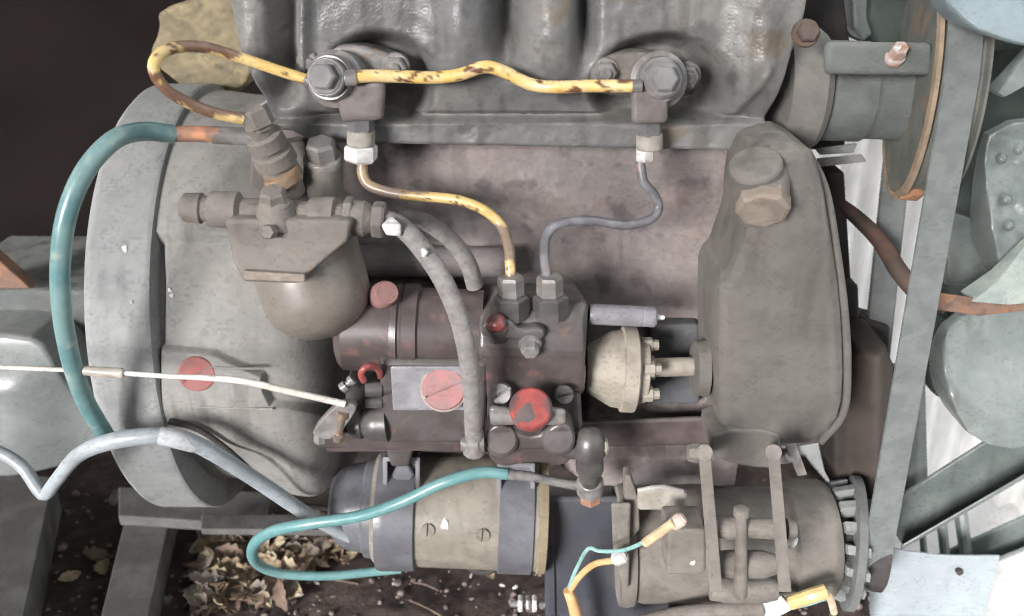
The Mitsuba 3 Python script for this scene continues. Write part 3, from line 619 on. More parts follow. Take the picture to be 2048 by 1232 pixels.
for x, y in ((1012, 832), (1110, 832)):
    part(lp, 'clip', hullp(pts([(x - 26, y - 14), (x + 14, y - 8), (x + 14, y + 10), (x - 24, y + 10)], -.045) + pts([(x, y)], -.02), .004), STEEL)
part(lp, 'banjo_bolt', lpx(P(922, 886, -.045), P(968, 886, -.045), [(0, 16), (.25, 17), (.3, 22), (.75, 22), (.8, 17), (1, 17)], seg=12), STEEL)
part(lp, 'hose_tail', lpx(P(948, 862, -.045), P(948, 910, -.045), [(0, 19), (.4, 19), (.45, 22), (.9, 22), (1, 17)], seg=24), STEEL)

ef = thing('elbow_fitting', 'grey elbow fitting right of the lift pump, holding the small teal hose', 'fitting')
part(ef, 'elbow', lpx(P(1179, 858, -.03), P(1179, 930, -.03), [(0, 8), (.06, 20), (.2, 30), (.42, 35), (.62, 34), (.8, 27), (.84, 24), (1, 24)], seg=40), DARK)
part(ef, 'inlet', lpx(P(1120, 892, -.015), P(1180, 893, -.03), [(0, 22), (.3, 26), (1, 26)], seg=24), DARK)
part(ef, 'side_nut', lpx(P(1196, 893, -.032), P(1216, 892, -.032), [(0, 17), (.8, 17), (1, 13)], seg=6), L((.33, .30, .24), (.26, .23, .19), 100, b='mat_satin'), smooth=20)
part(ef, 'neck', lpx(P(1179, 918, -.03), P(1180, 965, -.018), [(0, 24), (.1, 28), (.4, 28), (.45, 20), (1, 18)]), DARK)
part(ef, 'banjo_eye', lpx(P(1180, 958, -.014), P(1180, 986, -.010), [(0, 22), (.15, 27), (.85, 27), (1, 22)]), STEEL)
part(ef, 'banjo_bolt', lpx(P(1180, 984, -.010), P(1180, 1003, -.008), [(0, 22), (.85, 22), (1, 18)], seg=6), COPPER, 'rusty banjo bolt', smooth=20)

# ================================================================== COUPLING, STOP CYLINDER
cp = thing('pump_coupling', 'buff cone-shaped drive coupling with a flat rim, right of the injection pump', 'coupling')
YC = .045
part(cp, 'cone', lpx(P(1172, 737, YC), P(1242, 738, YC), [(0, 42), (.08, 50), (.7, 76), (1, 79)], seg=60), BUFF)
part(cp, 'rim', lpx(P(1240, 738, YC), P(1270, 739, YC), [(0, 82), (.08, 86), (.92, 86), (1, 83)], seg=60), BUFF)
part(cp, 'driven_disc', lpx(P(1270, 739, YC), P(1292, 740, YC), [(0, 66), (.9, 66), (1, 62)], seg=48), BUFF)
for a in np.arange(6) * math.pi / 3 + .5:
    c = P(1280, 739, YC) + np.array([0, -math.cos(a), math.sin(a)]) * .030
    part(cp, 'coupling_bolt', lathe(c, c + X * .018, [(0, .0085), (.6, .0085), (.62, .006), (1, .0055)], seg=6, step=0), BUFF, smooth=20)
part(cp, 'shaft', lpx(P(1285, 736, YC), P(1400, 732, YC), [(0, 24), (.2, 24), (.22, 19), (.95, 19), (1, 22)]), BUFF)
part(cp, 'bearing_cap', lpx(P(1385, 736, YC), P(1412, 736, YC), [(0, 44), (.15, 54), (1, 58)], seg=40), TIMING)
sc_ = thing('stop_cylinder', 'small smooth grey cylinder with a pin at its tip, above the drive coupling', 'cylinder')
part(sc_, 'barrel', lpx(P(1178, 628, .03), P(1312, 634, .03), [(0, 19), (.05, 21), (.78, 21), (.79, 20), (.80, 20), (.81, 21), (.97, 21), (1, 18)], seg=32), L((.21, .21, .225), (.17, .17, .18), 60, b='mat_satin'))
part(sc_, 'pin', lpx(P(1310, 634, .03), P(1329, 635, .03), [(0, 8), (.5, 6), (.52, 4), (.7, 6), (1, 4)], seg=12), ZINC)
part(cc, 'inspection_cover', ext([(1300, 650), (1400, 650), (1400, 810), (1300, 810)], .10, .13, .004), L((.10, .105, .11), (.08, .08, .085), 30))

# ================================================================== TIMING CASE
tc = thing('timing_case', 'dusty olive-grey timing case with a rounded lower end, right of the crankcase', 'timing case')
TCP = smooth_poly([(1492, 410), (1505, 330), (1535, 296), (1622, 288), (1648, 350), (1664, 450), (1685, 580), (1694, 720), (1688, 830), (1645, 888), (1560, 893), (1480, 892), (1436, 868), (1432, 730), (1434, 640), (1434, 570), (1458, 548), (1474, 500), (1492, 450)], 1)
def tc_h(x, y):
    return .004 * ss(1440, 1560, x) * ss(1700, 1600, x) + .002 * ss(1640, 1650, x - .06 * (y - 400)) * ss(1, 0, 0) + .002 * (meshkit.fbm(np.column_stack([x / 50, y / 50, x * 0]), 3) - .5)
part(tc, 'cover', relief(TCP, .0, .115, tc_h, .004, .012), TIMING, smooth=45)
part(tc, 'back_case', ext(smooth_poly([(1490, 380), (1540, 310), (1640, 300), (1690, 560), (1702, 720), (1690, 850), (1640, 900), (1440, 890), (1420, 860), (1420, 640), (1420, 565), (1455, 535), (1478, 450)], 1), .10, .20, .006), TIMING)
part(tc, 'flange', tube(pts([(1612, 300, .03), (1650, 380, .02), (1672, 500, .012), (1688, 620, .008), (1694, 730, .008), (1686, 825, .01), (1640, 884, .014)]), pr(9, 0), 14), TIMING)
fc = thing('filler_cap', 'round grey filler cap on a cast neck at the top of the timing case', 'cap')
na = np.array([-.30, -.42, .86]); na /= np.linalg.norm(na)
a0 = P(1512, 342, -.004)
part(fc, 'neck', cat([as_mf(tube(pts([(1540, 292, .05), (1538, 310, .035), (1530, 335, .025), (1520, 365, .02)]), [.010, .013, .017, .022], 20)), lathe(a0 - na * .045, a0 - na * .004, [(0, .03), (.8, .024), (1, .021)])]), TIMING)
part(fc, 'cap', lathe(a0 - na * .006, a0 + na * .010, [(0, .021), (.15, .0245), (.8, .025), (.93, .0235), (1, .020)], seg=48), TIMING)
fp = thing('drain_plug', 'large worn hexagon plug below the filler cap', 'plug')
nb_ = np.array([-.12, -.66, -.42]); nb_ /= np.linalg.norm(nb_)
a1 = P(1526, 398, -.012)
part(fp, 'neck', lathe(a1 - nb_ * .04, a1 + nb_ * .004, [(0, .026), (1, .024)]), TIMING)
part(fp, 'hexagon', lathe(a1, a1 + nb_ * .016, [(0, .025), (.85, .025), (1, .021)], seg=8, step=.005, rot=.2), L((.23, .2, .165), (.18, .15, .12), 70, spots=(((.3, .15, .07), 70, .64, .06),)), smooth=20)

# ================================================================== STARTER MOTOR
sm = thing('starter_motor', 'starter motor with olive body and two dark clamp bands, under the injection pump', 'starter motor')
YS = .085
s0, s1 = P(678, 1012, YS), P(1092, 1026, YS)
part(sm, 'body', lpx(s0, s1, [(.18, 104), (.2, 112), (.96, 114), (.985, 114), (1, 108)], seg=80), OLIVE)
part(sm, 'nose', lpx(s0, s1, [(-.03, 55), (0, 72), (.05, 84), (.13, 90), (.14, 98), (.22, 101)], seg=72), BLUEG)
part(sm, 'clamp_band', lpx(s0, s1, [(.2, 112), (.203, 121), (.23, 123), (.38, 121), (.385, 112)], seg=80), BLUEG, 'left dark clamp band')
part(sm, 'clamp_band', lpx(s0, s1, [(.77, 114), (.775, 120), (.93, 120), (.935, 114)], seg=80), BLUEG, 'right dark clamp band')
part(sm, 'end_ring', lpx(s0, s1, [(.955, 114), (.96, 118), (.995, 118), (1, 112)], seg=80), L((.23, .19, .125), (.2, .165, .11), 60))
for i, (xa, xb, ya, yb) in enumerate(((768, 838, 916, 992), (996, 1068, 928, 985))):
    Yt = .045
    lug = thing('clamp_lug', ('open box-shaped lug with a bolt on the left clamp band of the starter motor', 'open box-shaped lug on the right clamp band of the starter motor')[i], 'lug')
    part(lug, 'back_plate', ext([(xa, ya), (xb, ya), (xb, yb), (xa, yb)], Yt + .02, Yt + .026, .001), BLUEG)
    part(lug, 'cheek', hullp(pts([(xa, ya), (xa + 5, ya), (xa + 5, yb + 20), (xa, yb + 20)], Yt) + pts([(xa, ya), (xa + 5, ya), (xa + 5, yb), (xa, yb)], Yt + .03), .0012), L((.2, .2, .21), (.16, .16, .17), 60))
    part(lug, 'cheek', hullp(pts([(xb - 5, ya), (xb, ya), (xb, yb - 10), (xb - 5, yb - 10)], Yt) + pts([(xb - 5, ya), (xb, ya), (xb, yb), (xb - 5, yb)], Yt + .03), .0012), L((.2, .2, .21), (.16, .16, .17), 60))
    part(lug, 'top_edge', hullp(pts([(xa, ya), (xb, ya), (xb, ya + 5), (xa, ya + 5)], Yt) + pts([(xa, ya), (xb, ya), (xb, ya + 5), (xa, ya + 5)], Yt + .03), .0012), L((.2, .2, .21), (.16, .16, .17), 60))
    if i == 0: part(lug, 'bolt', bolt(P(808, 943, Yt + .018), [0, -1, .2], 23 * S(P(808, 943, Yt)), .012), BLUEG)
def on_cyl(px, py, p0, R_):
    d = FWD + RIGHT * (px - 1024) / F - UP * (py - 616) / F
    o = CAM - p0
    a, b, c = d[1]**2 + d[2]**2, o[1] * d[1] + o[2] * d[2], o[1]**2 + o[2]**2 - R_ * R_
    t = (-b - math.sqrt(max(b * b - a * c, 0))) / a
    p = CAM + d * t
    n = np.array([0, p[1] - p0[1], p[2] - p0[2]]) / R_
    return p, n
SMID = (s0 + s1) / 2; SR = 113.5 * S(SMID)
for x, y, an in ((856, 1060, 1.5), (966, 1070, 1.5)):
    p, n = on_cyl(x, y, SMID, SR)
    part(sm, 'pole_screw', slot_screw(p - n * .0015, n, 14 * S(p), .0036, an, .16), L((.19, .175, .145), (.15, .14, .115), 60, b='mat_satin'))
p, n = on_cyl(890, 1048, SMID, SR)
part(sm, 'paint_spot', spot(p, n, 8 * S(p), 50, 1.9, 1.57), WHITE)
lpp = P(968, 1118, .06)
solo('hose_clip', tube([lpp + .024 * np.array([math.cos(a), .3 * math.sin(a) + .25 * (a / 3), math.sin(a) * .9]) for a in np.linspace(.3, 6.2, 18) + math.pi], .0045, 12), BLACK, 'dark loop hanging under the starter motor', 'clip')

nv = thing('relay_box', 'dark navy box standing below the elbow fitting, between starter motor and alternator', 'box')
part(nv, 'box', hullp(pts([(1096, 1000), (1330, 1000)], .06) + pts([(1100, 1420), (1330, 1420)], .06) + pts([(1096, 980), (1330, 980), (1100, 1420), (1330, 1420)], .20), .005), NAVY, refine=.006)
part(nv, 'corner_strip', hullp(pts([(1093, 1000), (1104, 1000), (1103, 1400), (1112, 1400)], .052) + pts([(1093, 1000), (1103, 1400)], .07), .0015), NAVY)
st_ = thing('terminal_stud', 'threaded terminal stud with two pale nuts at the bottom, left side of the navy box', 'stud')
part(st_, 'stud', lpx(P(1020, 1207, .08), P(1100, 1209, .08), [(0, 7), (1, 7)], seg=14), STEEL)
for a in (1036, 1052, 1064):
    part(st_, 'nut', lpx(P(a, 1207, .08), P(a + 9, 1207, .08), [(0, 16), (.5, 17), (1, 16)], seg=6), ZINC if a != 1052 else STEEL, smooth=20)

# ================================================================== ALTERNATOR
al = thing('alternator', 'dusty alternator with a finned pulley at the lower right, under the timing case', 'alternator')
YA = .05
b0, b1 = P(1240, 1085, YA), P(1650, 1078, YA)
part(al, 'body', lpx(b0, b1, [(.03, 60), (.05, 112), (.1, 118), (.42, 118), (.43, 106), (.78, 106), (.8, 116), (.86, 120), (.97, 119), (1, 112)], seg=80), ALT)
part(al, 'end_plate', lpx(b0, b1, [(-.02, 70), (-.015, 122), (.02, 125), (.05, 122)], seg=64), ALT)
part(al, 'end_ear', hullp(pts([(1228, 1010), (1256, 1010), (1252, 1170), (1232, 1110)], -.03) + pts([(1228, 1010), (1256, 1010), (1252, 1170), (1232, 1110)], .01), .003), ALT)
part(al, 'end_fin', ext([(1250, 952), (1262, 952), (1278, 1000), (1280, 1060), (1262, 1080), (1250, 1040)], -.02, .0, .002), ALT)
part(al, 'terminal_cap', hullp([*pts([(1282, 985), (1330, 975), (1366, 990), (1366, 1012), (1282, 1012)], -.02), *pts([(1282, 985), (1366, 985)], .02)], .004), L((.33, .31, .27), (.26, .24, .2), 60))
part(al, 'terminal_strip', tube(pts([(1276, 981, -.03), (1320, 974, -.035), (1365, 982, -.03)]), pr(5, 0), 10), L((.36, .36, .33), (.3, .29, .26), 60))
part(al, 'terminal_block', ext([(1334, 1060), (1412, 1060), (1412, 1145), (1395, 1152), (1334, 1150)], -.092, -.05, .003), ALT)
part(al, 'through_bolt', lpx(P(1410, 1054, -.075), P(1590, 1058, -.075), [(0, 22), (.1, 23), (.12, 20), (.3, 24), (.34, 24), (.36, 19), (.86, 22), (.87, 14), (.89, 14), (.9, 22), (1, 17)], seg=32), ALT)
part(al, 'lower_boss', lpx(P(1420, 1128, -.07), P(1552, 1128, -.07), [(0, 24), (.3, 28), (.8, 28), (1, 20)], seg=32), ALT)
part(al, 'lower_boss', lpx(P(1420, 1180, -.05), P(1552, 1180, -.05), [(0, 20), (.3, 26), (.8, 26), (1, 20)], seg=32), ALT)
part(al, 'clamp_bolt', lpx(P(1481, 1192, -.085), P(1483, 1016, -.085), [(0, 12), (.03, 14), (.92, 11), (.925, 16), (.99, 16), (1, 12)], seg=16), ALT)
part(al, 'paint_spot', spot(P(1587, 1088, -.062), [0, -1, .2], 8 * S(P(1587, 1088, -.06)), 61, 1.4, 1), WHITE)
part(al, 'paint_spot', spot(P(1386, 1126, -.0925), [0, -1, 0], 5 * S(P(1386, 1126, -.09)), 62, 1.4, 1), WHITE)
for x0, x1, xb in ((1408, 1424, 1430), (1546, 1551, 1568)):
    i = 0 if x0 < 1500 else 1
    bar = thing('strap_bar', ('left flat strap bar running down over the alternator', 'right flat strap bar running down over the alternator')[i], 'strap')
    part(bar, 'bar', hullp(pts([(x0 - 9, 905), (x0 + 11, 905), (xb - 9, 1182), (xb + 13, 1182)], -.098) + pts([(x0 - 9, 905), (x0 + 11, 905), (xb - 9, 1182), (xb + 13, 1182)], -.09), .001), ALT)
    part(bar, 'eye', lpx(P(x0 + 1, 905, -.03), P(x0 + 1, 905, -.10), [(0, 16), (1, 16)], seg=24), ALT)
    if i == 0: part(bar, 'pivot_bolt', lpx(P(x0 - 32, 906, -.06), P(x0 - 4, 906, -.06), [(0, 16), (.4, 19), (.8, 19), (1, 14)], seg=6), ALT, smooth=20)
ab = thing('alternator_bracket', 'cast bracket plate joining the timing case to the alternator straps', 'bracket')
part(ab, 'plate', ext(smooth_poly([(1424, 860), (1562, 860), (1562, 900), (1552, 938), (1500, 936), (1440, 922), (1420, 905)], 1), -.008, .05, .003), TIMING)
cl = thing('adjuster_clip', 'small bent steel clip and bolt right of the alternator bracket', 'clip')
part(cl, 'clip', hullp(pts([(1572, 890), (1590, 888), (1612, 948), (1596, 950)], -.05) + pts([(1572, 890), (1590, 888), (1612, 948), (1596, 950)], -.04), .001), STEEL)
part(cl, 'bolt', lpx(P(1555, 912, -.03), P(1580, 912, -.05), [(0, 17), (.8, 17), (1, 12)], seg=6), STEEL, smooth=20)
# finned fan / pulley of the alternator
f0 = P(1650, 1078, YA)
AX = np.array([0, f0[1], f0[2]])
fa0, fa1 = f0, P(1732, 1078, YA)
part(al, 'fan_disc', lathe(f0 + XA * .023, f0 + XA * .034, [(0, .074), (.2, .079), (1, .079)], seg=72), L((.15, .16, .155), (.12, .125, .12), 40))
part(al, 'fan_hub', lathe(f0 - X * .004, f0 + XA * .03, [(0, .050), (1, .050)], seg=48), L((.03, .032, .034), (.03, .03, .03), 40))
for k in range(16):
    a = k * 2 * math.pi / 16 + .1
    u, w = np.array([0, -math.cos(a), math.sin(a)]), np.array([0, math.sin(a), math.cos(a)])
    part(al, 'fan_fin', hullp([f0 + XA * xx + u * rr + w * ww for xx, rr in ((.002, .052), (.004, .066), (.025, .052), (.025, .073)) for ww in (-.0045, .0045)], .001, 6), L((.22, .235, .225), (.18, .19, .185), 60), refine=0, smooth=False)
part(al, 'pulley', lathe(f0 + XA * .032, f0 + XA * .066, [(0, .05), (.1, .053), (.95, .053), (1, .05)], seg=72), BLACK)

# ================================================================== WATER PUMP, FAN PULLEY, BELT
WY, WZp = .165, 196
w0, w1 = P(1545, 178, WY), P(1900, 190, WY)
wp = thing('fan_drive_housing', 'grey-green cylindrical fan drive housing behind the belt at the upper right', 'housing')
WL = L((.125, .14, .13), (.10, .11, .105), 30, dust=.3)
part(wp, 'barrel', lpx(w0, w1, [(.2, 88), (.22, 98), (.5, 98), (.505, 95), (.515, 95), (.52, 92), (.98, 92), (1, 88)], seg=72), WL)
part(wp, 'flange', lpx(w0, w1, [(.0, 80), (.02, 118), (.2, 122), (.24, 112), (.26, 90)], seg=72), L((.16, .155, .14), (.125, .12, .11), 30, dust=.3))
part(wp, 'top_rib', hullp(pts([(1660, 96), (1850, 98), (1850, 138), (1660, 136)], .075) + pts([(1660, 96), (1850, 98)], .15), .006), WL)
gn = thing('grease_nipple', 'rusty hexagon nut flecked white on top of the fan drive housing', 'nut')
part(gn, 'nut', bolt(P(1790, 112, .07), [0, -.75, .6], 17 * S(P(1790, 112, .07)), .016), L((.42, .40, .38), (.34, .17, .10), 130, jit=.3))
part(gn, 'paint_fleck', spot(P(1796, 96, .055), [0, -.8, .6], 7 * S(P(1796, 96, .05)), 71), WHITE)
part(wp, 'flange_bolt', bolt(P(1612, 66, .06), [0, -.9, .3], 22 * S(P(1612, 66, .06)), .012), L((.13, .085, .06), (.09, .07, .06), 90), 'rusty flange bolt')
PR = .122
PYc = .155
pc = P(1895, 165, PYc); PC = np.array([0, PYc, pc[2]])
XB = .397
fpul = thing('fan_pulley', 'large fan pulley with a rust-edged rim at the upper right', 'pulley')
PUL = L((.12, .125, .11), (.095, .10, .088), 30, spots=(((.2, .13, .08), 30, .62, .08),))
part(fpul, 'disc', lathe(yaw(PC + X * XB), yaw(PC + X * XB) + XA * .05, [(0, .03), (.01, PR - .012), (.03, PR - .003), (.05, PR), (.10, PR), (.16, PR - .006), (.88, PR - .006), (.93, PR), (.98, PR), (1, PR - .004)], seg=110), PUL)
part(fpul, 'rim_edge', lathe(yaw(PC + X * XB) - XA * .001, yaw(PC + X * XB) + XA * .006, [(0, PR - .003), (.2, PR + .002), (.8, PR + .002), (1, PR - .002)], seg=110, bore=PR - .006), L((.27, .205, .14), (.2, .16, .11), 50))
c = P(1832, 378, .10)
part(fpul, 'rust_scale', hullp([c + rng.normal(0, .008, 3) * [1, .5, .5] for _ in range(9)], .003), L((.24, .12, .065), (.15, .085, .055), 90), 'flaking orange rust at the foot of the pulley')
# belt: vertical front run, round both pulleys
def belt_path():
    r1, r2 = PR + .001, .055
    c1, c2 = PC[1:], AX[1:]
    d = c2 - c1; D_ = np.linalg.norm(d)
    base = math.atan2(d[1], d[0]); off = math.acos((r1 - r2) / D_)
    a1, a2 = base + off, base - off
    out = []
    lo_, hi_ = a1, a2 + 2 * math.pi
    for a in np.linspace(lo_, hi_, 80): out.append(c1 + r1 * np.array([math.cos(a), math.sin(a)]))
    p_end = out[-1]; q0 = c2 + r2 * np.array([math.cos(a2), math.sin(a2)])
    out += [p_end + (q0 - p_end) * t for t in np.linspace(0, 1, 90)[1:-1]]
    for a in np.linspace(a2, a1, 40): out.append(c2 + r2 * np.array([math.cos(a), math.sin(a)]))
    q1, p0 = out[-1], out[0]
    out += [q1 + (p0 - q1) * t for t in np.linspace(0, 1, 90)[1:-1]]
    return np.array(out)
bp = belt_path()
n_ = len(bp)
tan = np.roll(bp, -1, 0) - np.roll(bp, 1, 0); tan /= np.linalg.norm(tan, axis=1, keepdims=True)
nor = np.column_stack([tan[:, 1], -tan[:, 0]])
cen = bp.mean(0); nor *= np.sign(((bp - cen) * nor).sum(1))[:, None]
prof = [(XB + .0085, -.002), (XB + .006, .003), (XB + .007, .0055), (XB + .039, .0055), (XB + .040, .003), (XB + .0375, -.002)]
bv = np.array([yaw(np.array([x, *(bp[i] + nor[i] * o)])) for i in range(n_) for x, o in prof])
k_ = len(prof)
bf = [[i * k_ + j, i * k_ + (j + 1) % k_, ((i + 1) % n_) * k_ + (j + 1) % k_, ((i + 1) % n_) * k_ + j] for i in range(n_) for j in range(k_)]
bm = trimesh.Trimesh(*meshkit.arrays((bv, np.array(bf)))[:2], process=False)
if bm.volume < 0: bm.invert()
solo('drive_belt', as_mf(bm), BELT, 'long grey-green drive belt running down the right side between the pulleys', 'belt')

# ================================================================== RIGHT SIDE: FAN, BRACES, DRUM, DAYLIGHT SHEET
fan = thing('radiator_fan', 'grey-green radiator fan with broad dented blades behind the belt at the right', 'fan')
part(fan, 'blade', relief(smooth_poly([(1868, 700), (1900, 640), (1990, 612), (2150, 600), (2150, 790), (2000, 850), (1900, 830), (1866, 770)], 1), .12, .135,
     lambda x, y: .06 * ss(620, 820, y) + .01 * (meshkit.fbm(np.column_stack([x / 80, y / 50, x * 0]), 3) - .5), bev=.002), GREENB, 'broad pale lower blade')
part(fan, 'blade', relief(smooth_poly([(1960, 330), (1985, 250), (2150, 230), (2150, 470), (2100, 505), (2060, 560), (1985, 560), (1945, 470)], 1), .16, .175,
     lambda x, y: .05 * ss(250, 520, y) + .012 * (meshkit.fbm(np.column_stack([x / 40, y / 40, x * 0]), 3) - .5), bev=.002), GREEN, 'dented upper blade')
part(fan, 'blade', relief(smooth_poly([(1835, -90), (2150, -90), (2150, 50), (2040, 84), (1960, 72), (1880, 35)], 2), .02, .04, lambda x, y: .05 * ss(-90, 80, y), bev=.003), L((.20, .255, .27), (.16, .205, .215), 25, b='mat_satin'), 'blue-grey top blade')
part(fan, 'blade', relief([(1975, 180), (2060, 90), (2150, 70), (2150, 120), (2050, 160), (1990, 190)], .12, .128, lambda x, y: .02 * ss(80, 190, y), bev=.002), GREEN, 'narrow edge of a blade')
part(fan, 'blade', relief([(1890, 420), (1950, 440), (1970, 560), (1880, 560)], .20, .21, lambda x, y: .02 * ss(420, 560, y), bev=.002), GREEN, 'blade in shadow close behind the belt')
ra = thing('radiator', 'dark green radiator block behind the fan at the right edge', 'radiator')
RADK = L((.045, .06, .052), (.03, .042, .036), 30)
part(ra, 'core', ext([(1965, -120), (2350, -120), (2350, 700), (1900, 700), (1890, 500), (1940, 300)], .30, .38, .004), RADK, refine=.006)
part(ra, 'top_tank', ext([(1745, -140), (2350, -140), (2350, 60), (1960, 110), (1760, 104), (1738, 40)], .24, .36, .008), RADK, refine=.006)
solo('bulkhead_plate', ext([(1570, -120), (1672, -120), (1694, 40), (1706, 120), (1690, 300), (1570, 300)], .26, .28, .003), BLACK, 'dark plate behind the fan drive flange', 'plate', refine=.006)
for x, y in ((2003, 318), (2012, 400), (2018, 452), (2036, 300)):
    c = P(x, y, .16 - .05 * float(ss(250, 520, y)))
    part(fan, 'rivet', lathe(c + Yv * .006, c - Yv * .005, [(0, .006), (.6, .006), (.85, .0045), (1, .002)], seg=20), GREEN)
solo('cowl_strip', relief([(1788, 740), (1852, 735), (1858, 1000), (1775, 1010)], .15, .17, lambda x, y: .006 * col(x, 1800, 1840, 12), bev=.003), GREEN, 'narrow grey-green cowl strip close behind the right edge of the belt', 'cowl')
solo('dark_gap_block', relief(smooth_poly([(1846, 640), (1890, 628), (1915, 700), (1905, 790), (1870, 800), (1846, 740)], 1), .19, .22, lambda x, y: 0 * x, bev=.004), RADK, 'dark block added in place of the shaded gap between the belt and the broad pale lower blade', 'cover')  # dark block added so its colour reads as the shaded gap here
rg = thing('shroud_ring', 'rust-brown curved shroud ring at the right edge, crossing behind the belt', 'ring')
part(rg, 'ring', hullp(pts([(1872, 588), (1874, 616), (1960, 628), (1960, 600)], .07) + pts([(1872, 590), (1960, 602)], .09), .002), RUSTY)
part(rg, 'ring', hullp(pts([(1955, 600), (1955, 628), (2160, 606), (2160, 582)], .07) + pts([(1955, 602), (2160, 586)], .09), .002), RUSTY)
part(rg, 'pale_flare', relief([(1925, 590), (1990, 545), (2060, 478), (2160, 420), (2160, 580), (2000, 596)], .085, .095, lambda x, y: .02 * ss(460, 590, y), bev=.001), L((.30, .34, .30), (.22, .26, .24), 30), 'pale worn flare of the shroud')
solo('curved_strut', tube(pts([(1662, 396, .20), (1710, 432, .19), (1760, 482, .17), (1800, 545, .13), (1850, 600, .10), (1890, 612, .085)]), [.007, .009, .010, .010, .009], 14), L((.06, .045, .035), (.10, .06, .045), 50), 'dark brown curved arm crossing the bright sheet behind the belt', 'arm')

def angle_iron(a, b, Y0, wid, Yd, k, name, label):
    t = thing(name, label, 'brace')
    (ax, ay), (bx, by) = a, b
    u = np.array([bx - ax, by - ay], float); u /= np.linalg.norm(u); nn = np.array([-u[1], u[0]])
    up_ = [(ax, ay), (bx, by), tuple(np.array([bx, by]) + nn * wid), tuple(np.array([ax, ay]) + nn * wid * .8)]
    part(t, 'web', ext(up_, Y0, Y0 + .006, .0015), k)
    lowa, lowb = np.array([ax, ay]) + nn * wid * .8, np.array([bx, by]) + nn * wid
    part(t, 'flange', hullp(pts([lowa, lowb], Y0) + pts([lowa, lowb], Y0 - Yd) + [p - np.array([0, 0, .004]) for p in pts([lowa, lowb], Y0)], .0015), k)
    return t
angle_iron((1760, 1020), (2160, 765), .10, 105, .05, GREEN, 'brace', 'wide grey-green angle iron brace slanting up to the right behind the belt')
angle_iron((1860, 1120), (2160, 985), .16, 60, .03, GREEN, 'brace', 'narrower green brace below the wide one at the right edge')
dr_ = thing('metal_guard', 'pale blue-grey sheet metal guard standing at the bottom right corner', 'guard')
def guard():
    t0, t1 = P(1778, 1106, .10), P(2000, 1112, .07)
    w = P(1752, 1106, .22)
    top = spline([w, P(1756, 1106, .15), t0, P(1850, 1108, .082), P(1920, 1110, .074), t1], .006)
    top[:, 2] = np.linspace(t0[2], t1[2], len(top))
    d = np.gradient(top[:, :2], axis=0); d /= np.linalg.norm(d, axis=1, keepdims=True)
    nrm = np.column_stack([-d[:, 1], d[:, 0], d[:, 0] * 0]) * .002
    zs = np.linspace(0, 1, 60)
    def lay(o):
        p = (top + o * nrm)[:, None, :] * np.ones((1, 60, 1))
        p[:, :, 2] = top[:, None, 2] * (1 - zs) + GZ * zs
        p[:, :, 1] += .004 * (meshkit.fbm(p * 14, 3) - .5)
        return p.reshape(-1, 3)
    n, m = len(top), 60
    v = np.vstack([lay(0), lay(1)])
    i, j = np.meshgrid(np.arange(n - 1), np.arange(m - 1), indexing='ij')
    q1 = np.stack([i * m + j, i * m + j + 1, i * m + m + j + 1, i * m + m + j], -1).reshape(-1, 4)
    o = n * m
    e = [[i * m, (i + 1) * m, o + (i + 1) * m, o + i * m] for i in range(n - 1)] + [[(n - 1) * m + j, (n - 1) * m + j + 1, o + (n - 1) * m + j + 1, o + (n - 1) * m + j] for j in range(m - 1)]
    return v, np.vstack([q1, q1[:, ::-1] + o, e])
part(dr_, 'panel', guard(), PALE, smooth=50)
p = P(1918, 1142, .072)
part(dr_, 'hole', lathe(p + Yv * .004, p - Yv * .0035, [(0, .004), (1, .0042)], seg=20), BLACK)
for k in range(3):
    part(dr_, 'rod', tube(pts([(1850 + 42 * k, 1130, .15), (1845 + 41 * k, 1070, .16), (1838 + 40 * k, 1000, .18)]), .0045 + .002 * k, 10), GREEN)

# pale corrugated sheet standing in the daylight behind
def corr():
    a, b = np.array([.26, .70, 0]), np.array([1.05, .10, 0])
    d = (b - a) / np.linalg.norm(b - a); n = np.array([d[1], -d[0], 0]); Ln = np.linalg.norm(b - a)
    u = np.arange(0, Ln, .0025); z = np.linspace(GZ - .02, .45, 60)
    uu, zz = np.meshgrid(u, z, indexing='ij')
    off = .010 * np.cos(uu * 2 * math.pi / .034)
    fr_ = (a + uu[..., None] * d + off[..., None] * n + zz[..., None] * Z).reshape(-1, 3)
    w = len(z); i, j = np.meshgrid(np.arange(len(u) - 1), np.arange(w - 1), indexing='ij')
    q1 = np.stack([i * w + j, i * w + w + j, i * w + w + j + 1, i * w + j + 1], -1).reshape(-1, 4)
    return fr_, q1
SHEET['b'] = 'mat_translucent'
scene['mat_translucent'] = {'type': 'principledthin', 'base_color': VC, 'roughness': .6, 'diff_trans': 1.3}
solo('corrugated_sheet', corr(), SHEET, 'bright white corrugated sheet in daylight behind the fan belt', 'sheet', smooth=45)
tx, ty = np.meshgrid(np.linspace(.52, 1.6, 90), np.linspace(-.5, .75, 90), indexing='ij')
tz = GZ + .012 + .022 * meshkit.fbm(np.stack([tx * 7, ty * 5, tx * 0], -1), 3)
ti, tj = np.meshgrid(np.arange(89), np.arange(89), indexing='ij')
tq = np.stack([ti * 90 + tj, ti * 90 + 90 + tj, ti * 90 + 91 + tj, ti * 90 + tj + 1], -1).reshape(-1, 4)
solo('white_tarp', (np.stack([tx + .03 * np.sin(ty * 9), ty, tz], -1).reshape(-1, 3), tq), TARP, 'white plastic tarp lying on the ground at the lower right, behind the pale metal guard', 'tarp', smooth=True)
gp_ = thing('pipe_bracket', 'small pale flat bracket under the fan drive housing', 'bracket')
part(gp_, 'plate', hullp(pts([(1635, 318), (1722, 310), (1730, 322), (1640, 332)], .18) + pts([(1640, 322), (1722, 314)], .22), .001), L((.30, .30, .29), (.24, .24, .23), 50))
